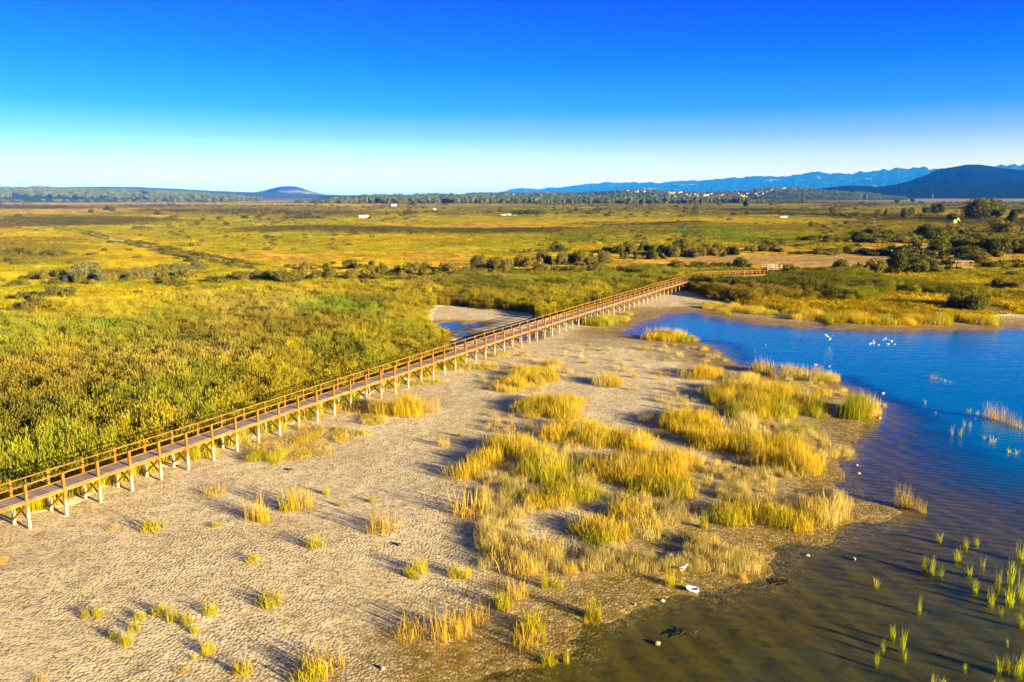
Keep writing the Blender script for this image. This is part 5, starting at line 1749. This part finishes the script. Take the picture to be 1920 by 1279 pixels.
TUFTS = [
    ('on the dry mud below the boardwalk', 'tufts on the mud below the boardwalk', """
287 999 44 28 g;402 931 44 20 y;480 977 44 60 y;541 962 36 52 g;568 957 44 55 y;494 984 24 40 g;612 933 14 20 g;638 955 9 14 g;697 948 13 15 g;716 1001 62 55 y;592 1032 34 32 g;474 1060 26 17 g;504 1138 52 30 g;862 824 10 14 g;210 1000 20 12 y;405 994 18 10 g;832 842 22 28 y;880 968 70 56 y"""),
    ('at the left bottom corner of the mud', 'tufts at the left bottom of the mud', """
160 1166 30 30 g;185 1162 36 34 g;236 1214 44 40 g;215 1203 36 24 g;252 1190 36 36 g;265 1168 34 30 g;300 1158 50 30 g;325 1170 40 36 g;352 1176 40 38 g;366 1193 26 34 g;396 1158 46 36 g;391 1230 46 42 g;364 1243 16 18 g;456 1266 64 44 g;345 1266 30 20 y;5 1062 24 30 y;75 1290 40 30 y"""),
    ('on the mud near the bottom middle', 'tufts on the mud at the bottom middle', """
768 1085 22 24 g;788 1078 30 40 g;778 1090 22 18 g;850 1086 24 32 g;872 1086 26 30 g;600 1258 90 60 y;580 1282 70 40 g;770 1196 60 48 y;835 1197 60 62 y;862 1190 50 60 y;895 1168 46 44 y;945 1142 40 42 g;983 1078 54 46 y;1021 1105 16 42 g;1043 1104 28 26 g;1112 1158 30 52 g;1123 1162 10 34 g;998 1182 46 50 g;984 1212 56 48 y;1018 1205 14 50 g;1031 1243 30 36 g;1062 1241 12 32 g;1099 1168 9 22 y;1258 1098 24 36 g;1278 1102 6 26 g;1320 993 15 46 g;1300 1023 36 26 g;1407 1043 16 20 g;1393 1086 15 24 y;972 1120 40 40 y;1068 1080 30 34 y"""),
    ('on the pale flat in the middle distance', 'tufts on the pale flat', """
1127 662 12 9 g;1107 651 8 7 g;1099 686 11 8 g;1210 660 26 14 y;1195 656 10 6 y;1190 713 12 11 g;1229 716 10 15 y;1265 650 8 5 g;972 654 10 7 y;1365 592 12 12 g;1484 587 14 14 g;1400 588 10 9 y"""),
    ('in the shallows at the bottom right', 'reed tufts in the shallow water', """
1761 1015 13 20 w;1810 1027 12 28 w;1831 1021 11 20 w;1796 1051 16 32 w;1817 1076 14 30 w;1733 1069 14 36 w;1748 1072 12 40 w;1762 1079 14 26 w;1843 1062 10 28 t;1845 1078 6 14 t;1828 1108 14 30 w;1858 1131 15 40 w;1871 1108 13 52 w;1893 1129 22 36 w;1895 1092 18 52 w;1914 1120 18 60 w;1877 1149 9 18 w;1914 1170 14 34 w;1644 1098 11 24 t;1724 1145 9 36 w;1674 1194 13 34 w;1692 1215 13 50 w;1697 1234 8 26 w;1656 1220 8 28 w;1644 1244 9 36 w;1810 1253 9 16 w;1874 1256 14 36 w;1888 1257 12 38 w;1908 1262 22 44 w;1918 1250 12 40 w;1750 1287 10 36 t;1768 1288 14 24 w;1870 1289 20 20 t;1914 1046 20 40 w;1890 1205 6 12 t"""),
    ('in the open pond off the reed point', 'reed tufts in the open pond', """
1750 711 15 14 y;1764 713 6 6 t;1773 716 7 6 t;1784 718 6 6 t;1735 757 5 11 t;1785 815 7 24 t;1800 818 8 24 t;1808 800 6 16 t;1818 801 7 14 t;1818 773 12 9 t;1856 784 26 34 y;1872 788 24 30 y;1889 794 22 28 y;1905 800 20 24 y;1918 806 14 22 y;1832 776 8 8 t;1828 786 4 6 t;1861 829 16 14 t;1846 822 6 12 t;1898 850 22 14 t;1755 776 3 6 t;1688 948 26 46 y;1702 952 22 42 y;1719 957 18 34 y;1731 961 12 30 y;1660 764 8 14 t;1646 778 10 16 y"""),
]


def plant_tufts():
    r = np.random.default_rng(51)
    for where, group, text in TUFTS:
        items = [t.split() for t in text.replace('\n', ';').split(';') if t.strip()]
        items = sorted([(float(a), float(b), float(c), float(d), k) for a, b, c, d, k in items])
        for kind in 'gywt':
            sub = [q for q in items if q[4] == kind]
            for i, (px, py, w, h, k) in enumerate(sub):
                if 'left bottom' in group: w, h = w * 0.62, h * 0.72
                m = float(pxm(px, py))
                x, y = map(float, G(px, py - 2, 0.08))
                o = bpy.data.objects.new('reed_tuft', TUFT_MESH[k][int(r.integers(len(TUFT_MESH[k])))])
                COL.objects.link(o)
                z = gz1(x, y)
                if z < 0: z = max(z, -0.25)
                o.location = (x, y, z - 0.02)
                o.rotation_euler = (0, 0, float(r.random() * 6.28))
                o.scale = (w * m * 1.05, w * m * 1.05, h * m * 1.12 + max(0, -z))
                c = np.array(TUFT_COL[k]) * (0.8 + 0.4 * r.random())
                o.color = (float(c[0]), float(c[1]), float(c[2]), 1)
                on = ordinal(i, len(sub))
                lab = '%s, %s %s' % (TUFT_LOOK[k], on, where) if on else '%s %s' % (TUFT_LOOK[k], where)
                tag(o, lab, 'reed tuft', group)


plant_tufts()


# ------------------------------------------------------------------ birds
def lathe_path(V, Fc, M, rings, mat, sides=10):
    """body from elliptical rings: (centre, half width, half height, axis pitch)"""
    b = len(V)
    for (cx, cz, hw, hh) in rings:
        for i in range(sides):
            a = 2 * math.pi * i / sides
            V.append((cx, math.cos(a) * hw, cz + math.sin(a) * hh))
    for k in range(len(rings) - 1):
        for i in range(sides):
            j = (i + 1) % sides
            Fc.append((b + k * sides + i, b + k * sides + j, b + (k + 1) * sides + j, b + (k + 1) * sides + i)); M.append(mat)
    Fc.append(tuple(b + i for i in range(sides))[::-1]); M.append(mat)
    Fc.append(tuple(b + (len(rings) - 1) * sides + i for i in range(sides))); M.append(mat)


def bird_body(standing):
    V, Fc, M = [], [], []
    z = 0.26 if standing else 0.045
    rings = [(-0.27, z + 0.05, 0.015, 0.008), (-0.22, z + 0.045, 0.035, 0.018), (-0.14, z + 0.03, 0.075, 0.055), (-0.03, z + 0.01, 0.10, 0.085),
             (0.07, z + 0.01, 0.095, 0.085), (0.14, z + 0.04, 0.065, 0.070), (0.18, z + 0.085, 0.042, 0.050), (0.20, z + 0.125, 0.040, 0.046),
             (0.225, z + 0.15, 0.046, 0.044), (0.265, z + 0.155, 0.036, 0.034), (0.29, z + 0.150, 0.016, 0.016)]
    lathe_path(V, Fc, M, rings, 0)
    return V, Fc, M, z


def wing_mesh(name, mat, side, z):
    """folded wing lying along the flank"""
    V, Fc = [], []
    top = [(0.12, 0.075, 0.055), (0.0, 0.098, 0.075), (-0.12, 0.085, 0.07), (-0.24, 0.045, 0.06), (-0.34, 0.012, 0.055)]
    low = [(0.11, 0.092, 0.01), (0.0, 0.108, -0.005), (-0.12, 0.092, 0.015), (-0.23, 0.052, 0.035), (-0.33, 0.018, 0.045)]
    for lst, off in ((top, 0.012), (low, 0.012), (top, -0.02), (low, -0.02)):
        for (x, y, zz) in lst:
            V.append((x, side * (y + off), z + zz + (0.012 if off > 0 else 0)))
    n = 5
    for k in range(n - 1):
        Fc.append((k, k + 1, n + k + 1, n + k)); Fc.append((2 * n + k, 3 * n + k, 3 * n + k + 1, 2 * n + k + 1))
        Fc.append((k, 2 * n + k, 2 * n + k + 1, k + 1)); Fc.append((n + k, n + k + 1, 3 * n + k + 1, 3 * n + k))
    me = bpy.data.meshes.new(name); me.from_pydata(V, [], Fc); me.materials.append(mat); me.update()
    return me


def bill_mesh(z):
    V, Fc = [], []
    for x, w, h in ((0.28, 0.014, 0.014), (0.33, 0.009, 0.011), (0.36, 0.002, 0.003)):
        for sy, sz in ((-1, -1), (1, -1), (1, 1), (-1, 1)):
            V.append((x, sy * w, z + 0.148 + sz * h - (x - 0.28) * 0.15))
    for k in (0, 4):
        for j in range(4):
            Fc.append((k + j, k + (j + 1) % 4, k + 4 + (j + 1) % 4, k + 4 + j))
    Fc += [(3, 2, 1, 0), (8, 9, 10, 11)]
    me = bpy.data.meshes.new('bill'); me.from_pydata(V, [], Fc); me.materials.append(M_BILL); me.update()
    return me


def leg_mesh(side, z):
    V, Fc = [], []
    bar(V, Fc, (0.0, side * 0.045, z - 0.03), (-0.015, side * 0.05, 0.12), 0.02, 0.02, (1, 0, 0))
    bar(V, Fc, (-0.015, side * 0.05, 0.12), (0.0, side * 0.05, 0.005), 0.014, 0.014, (1, 0, 0))
    for a in (-0.5, 0, 0.5):
        bar(V, Fc, (0.0, side * 0.05, 0.008), (0.07 * math.cos(a), side * 0.05 + 0.07 * math.sin(a), 0.006), 0.018, 0.008)
    me = bpy.data.meshes.new('leg'); me.from_pydata([tuple(v) for v in V], [], Fc); me.materials.append(M_BILL); me.update()
    return me


def body_mesh(standing, mat):
    V, Fc, M, z = bird_body(standing)
    me = bpy.data.meshes.new('bird body'); me.from_pydata(V, [], Fc); me.materials.append(mat)
    me.polygons.foreach_set('use_smooth', np.ones(len(me.polygons), dtype=bool)); me.update()
    return me, z


B_SWIM, ZS = body_mesh(False, M_FEATHER)
B_DARK, _ = body_mesh(False, M_GREYWING)
B_STAND, ZT = body_mesh(True, M_FEATHER)
PALEGREY = mat_plain('pale grey wing', (0.62, 0.63, 0.66), 0.8, 0.05, 10)
W_PALE = [wing_mesh('wing', PALEGREY, s, ZS) for s in (-1, 1)]
W_DK = [wing_mesh('wing', M_GREYWING, s, ZS) for s in (-1, 1)]
W_STAND = [wing_mesh('wing', M_GREYWING, s, ZT) for s in (-1, 1)]
BILL_S, BILL_T = bill_mesh(ZS), bill_mesh(ZT)
LEGS = [leg_mesh(s, ZT) for s in (-1, 1)]


def bird(px, py, rz, label, body, wings, bill, legs=(), size=1.0, name='gull', group=None, cat='gull', z=0.0):
    x, y = map(float, G(px, py, z))
    o = bpy.data.objects.new(name, body); COL.objects.link(o)
    o.location = (x, y, z); o.rotation_euler = (0, 0, rz); o.scale = (size,) * 3
    tag(o, label, cat, group)
    for nm, lst in (('wing', wings), ('leg', legs), ('bill', (bill,) if bill else ())):
        for me in lst:
            c = bpy.data.objects.new(nm, me); COL.objects.link(c); c.parent = o
    return o


FLOCK = [(1617.5, 639.5, 2.2, 0.8, 'greyish gull floating left of the flock'), (1631.5, 645, 0.4, 1.1, 'white gull at the lower left of the flock'),
         (1634.5, 644, 2.6, 1.0, 'white gull touching the lower left one of the flock'), (1637.5, 640, 1.2, 1.5, 'largest white gull of the left pair group in the flock'),
         (1639, 643.5, 0.5, 1.0, 'white gull just below the largest one of the flock'), (1647.5, 647, 3.0, 0.9, 'small white gull lowest in the middle of the flock'),
         (1655.5, 638, 1.2, 1.05, 'white gull leftmost of the right half of the flock'), (1660, 635.5, 0.8, 1.3, 'white gull highest in the right half of the flock'),
         (1666.5, 638, 2.0, 1.1, 'white gull in the middle of the right half of the flock'), (1671.5, 640, 0.2, 1.1, 'white gull upper right in the flock'),
         (1665, 645.5, 2.9, 1.2, 'white gull lowest in the right half of the flock'), (1677, 646.5, 0.3, 1.1, 'dark backed gull rightmost of the flock')]
for px, py, rz, sz, lab in FLOCK:
    dk = 'dark backed' in lab
    bird(px, py, rz, lab, B_SWIM, W_DK if dk else W_PALE, BILL_S, (), sz * 0.62, 'gull', 'gulls floating on the pond')
bird(1529, 684, 2.8, 'white gull swimming at the head of a dark wake off the reed point', B_SWIM, W_PALE, BILL_S, (), 0.62)
bird(1555, 688, 0.6, 'lone dark winged gull right of the wake off the reed point', B_SWIM, W_DK, BILL_S, (), 0.62)
bird(1467, 707, 1.0, 'gull with dark wings sitting by the pale stems of the reed point', B_SWIM, W_DK, BILL_S, (), 0.62)
bird(1436, 648, 1.5, 'dark headed gull alone on the narrow arm of the pond', B_SWIM, W_DK, BILL_S, (), 0.62)
bird(1656, 738, 0.3, 'lone white gull swimming in the open pond right of the reed point', B_SWIM, W_PALE, BILL_S, (), 0.62)
bird(1414, 659, 0.3, 'small dark water bird near the narrow arm of the pond', B_DARK, (), BILL_S, (), 0.8, 'coot', None, 'water bird')
bird(1500, 692, 0.3, 'small dark water bird by the tip of the reed point', B_DARK, (), BILL_S, (), 0.8, 'coot', None, 'water bird')
# gull standing on the wet shore
_x, _y = map(float, G(1279, 1077, 0.05))
_b = bird(1279, 1077, 0.35, 'dark backed white gull standing on the wet gravel by the yellow tuft', B_STAND, W_STAND, BILL_T, LEGS, 1.12)
_b.location.z = gz1(_x, _y)


def flying_gull():
    V, Fc, M = [], [], []
    rings = [(-0.34, 0.02, 0.03, 0.008), (-0.24, 0.01, 0.035, 0.02), (-0.1, 0, 0.07, 0.06), (0.02, 0, 0.085, 0.08), (0.13, 0.01, 0.065, 0.06),
             (0.20, 0.03, 0.042, 0.042), (0.25, 0.04, 0.042, 0.04), (0.30, 0.04, 0.02, 0.02)]
    lathe_path(V, Fc, M, rings, 0)
    x, y = map(float, G(1555.5, 645, 0.0))
    o = link_mesh('gull', V, Fc, M_FEATHER, None, True)
    o.location = (x, y, 0.68); o.rotation_euler = (0.0, -0.25, 0.9); o.scale = (1.25,) * 3
    tag(o, 'white gull flying low over the pond with raised wings above its reflection', 'gull')
    for s in (-1, 1):
        V, Fc = [], []
        st = [(0.06, 0.05, 0.03, 0.20), (0.08, 0.22, 0.22, 0.19), (0.02, 0.36, 0.38, 0.15), (-0.08, 0.46, 0.56, 0.05)]
        for t in (0.014, -0.014):
            for x0, y0, z0, c in st:
                V += [(x0 + c * 0.4, s * (y0 + t), z0 + t), (x0 - c * 0.6, s * (y0 + t), z0 + t)]
        for k in range(3):
            a = 2 * k
            Fc += [(a, a + 1, a + 3, a + 2), (8 + a, 8 + a + 2, 8 + a + 3, 8 + a + 1), (a, a + 2, a + 10, a + 8), (a + 1, a + 9, a + 11, a + 3)]
        Fc += [(6, 7, 15, 14)]
        link_mesh('wing', V, Fc, M_FEATHER, o)
    V, Fc = [], []
    bar(V, Fc, (0.29, 0, 0.04), (0.38, 0, 0.03), 0.018, 0.022)
    link_mesh('bill', V, Fc, M_BILL, o)


flying_gull()


# ------------------------------------------------------------------ litter, stones, dead weed
def build_small():
    # white plastic tub lying at the water's edge
    x, y = map(float, G(1298, 1108, 0.02))
    V, Fc = [], []
    n = 20
    prof = [(0.86, 0.0), (1.0, 0.05), (1.06, 0.15), (1.0, 0.165), (0.90, 0.15), (0.74, 0.05), (0.1, 0.04)]
    for rr, z in prof:
        for i in range(n):
            a = 2 * math.pi * i / n
            sq = 1 / max(abs(math.cos(a)) ** 4 + abs(math.sin(a)) ** 4, 1e-6) ** 0.25
            V.append((math.cos(a) * sq * 0.30 * rr, math.sin(a) * sq * 0.15 * rr, z))
    for k in range(len(prof) - 1):
        for i in range(n):
            j = (i + 1) % n
            Fc.append((k * n + i, k * n + j, (k + 1) * n + j, (k + 1) * n + i))
    Fc.append(tuple(range(n))[::-1]); Fc.append(tuple((len(prof) - 1) * n + i for i in range(n)))
    o = link_mesh('plastic_tub', V, Fc, M_PLASTIC, None, True)
    o.location = (x, y, gz1(x, y) + 0.03); o.rotation_euler = (0.25, 0.05, -0.35)
    tag(o, 'white plastic tub lying at the edge of the brown water below the standing gull', 'litter')
    r = np.random.default_rng(61)
    stones = [(1255, 1044, 0.20, 'pale rounded stone on the wet gravel above the standing gull'), (1248, 1057, 0.20, 'smaller pale stone just below the rounded one above the gull'),
              (1233, 1204, 0.14, 'small stone alone in the brown shallows below the plastic tub'), (1242, 1126, 0.14, 'little pale stone at the water edge left of the plastic tub'),
              (1515, 1040, 0.13, 'pale stone at the water edge right of the gravel spit'), (1602, 1046, 0.13, 'small pale stone alone in the shallows right of the spit'),
              (1648, 783, 0.20, 'pale stone at the foot of the green hedge on the reed point'), (1610, 886, 0.14, 'white stone in the shallows below the reed point'),
              (1607, 871, 0.13, 'white pebble just above another in the shallows below the reed point'), (749, 1027, 0.16, 'dark stone alone on the cracked mud in the middle'),
              (717, 1257, 0.14, 'small white stone on the wet mud at the bottom'), (545, 886, 0.18, 'dark stone on the dry mud near the boardwalk scrub'),
              (1190, 1133, 0.10, 'reddish pebble at the edge of the brown water')]
    for px, py, s, lab in stones:
        bm = bmesh.new()
        bmesh.ops.create_icosphere(bm, subdivisions=2, radius=1.0)
        ph = r.random(3) * 6
        for v in bm.verts:
            f = 1 + 0.22 * math.sin(v.co.x * 2.3 + ph[0]) * math.sin(v.co.y * 2.9 + ph[1]) + 0.12 * math.sin(v.co.z * 5 + ph[2])
            v.co *= f
        me = bpy.data.meshes.new('stone'); bm.to_mesh(me); bm.free()
        me.materials.append(M_DRIFT if 'dark' in lab else M_STONE)
        o = bpy.data.objects.new('stone', me); COL.objects.link(o)
        x, y = map(float, G(px, py, 0.05))
        z = gz1(x, y)
        o.location = (x, y, max(z, -0.05) + s * 0.25); o.scale = (s, s * 0.8, s * 0.62); o.rotation_euler = (0, 0, r.random() * 6)
        tag(o, lab, 'stone')
    # dark mats of dead weed along the waterline
    mats = [(1468, 1092, 0.45, 'thin dark mat of dead weed in the shallows right of the plastic tub'),
            (1285, 1190, 0.32, 'dark weed mat lying in the open brown shallows')]
    for px, py, s, lab in mats:
        V, Fc = [], []
        for k in range(34):
            a = r.random() * 6.28; q = math.sqrt(r.random()) * s
            p = np.array([math.cos(a) * q * 1.4, math.sin(a) * q * 0.7, 0.02 + 0.05 * r.random()])
            b = r.random() * 6.28; L = 0.12 + 0.2 * r.random()
            bar(V, Fc, p, p + np.array([math.cos(b) * L, math.sin(b) * L, (r.random() - 0.5) * 0.05]), 0.05, 0.02)
        x, y = map(float, G(px, py, 0.0))
        o = link_mesh('weed_mat', V, Fc, M_DRIFT)
        o.location = (x, y, max(gz1(x, y), 0.0)); o.rotation_euler = (0, 0, 0.2)
        tag(o, lab, 'dead weed')


build_small()
build_haze()
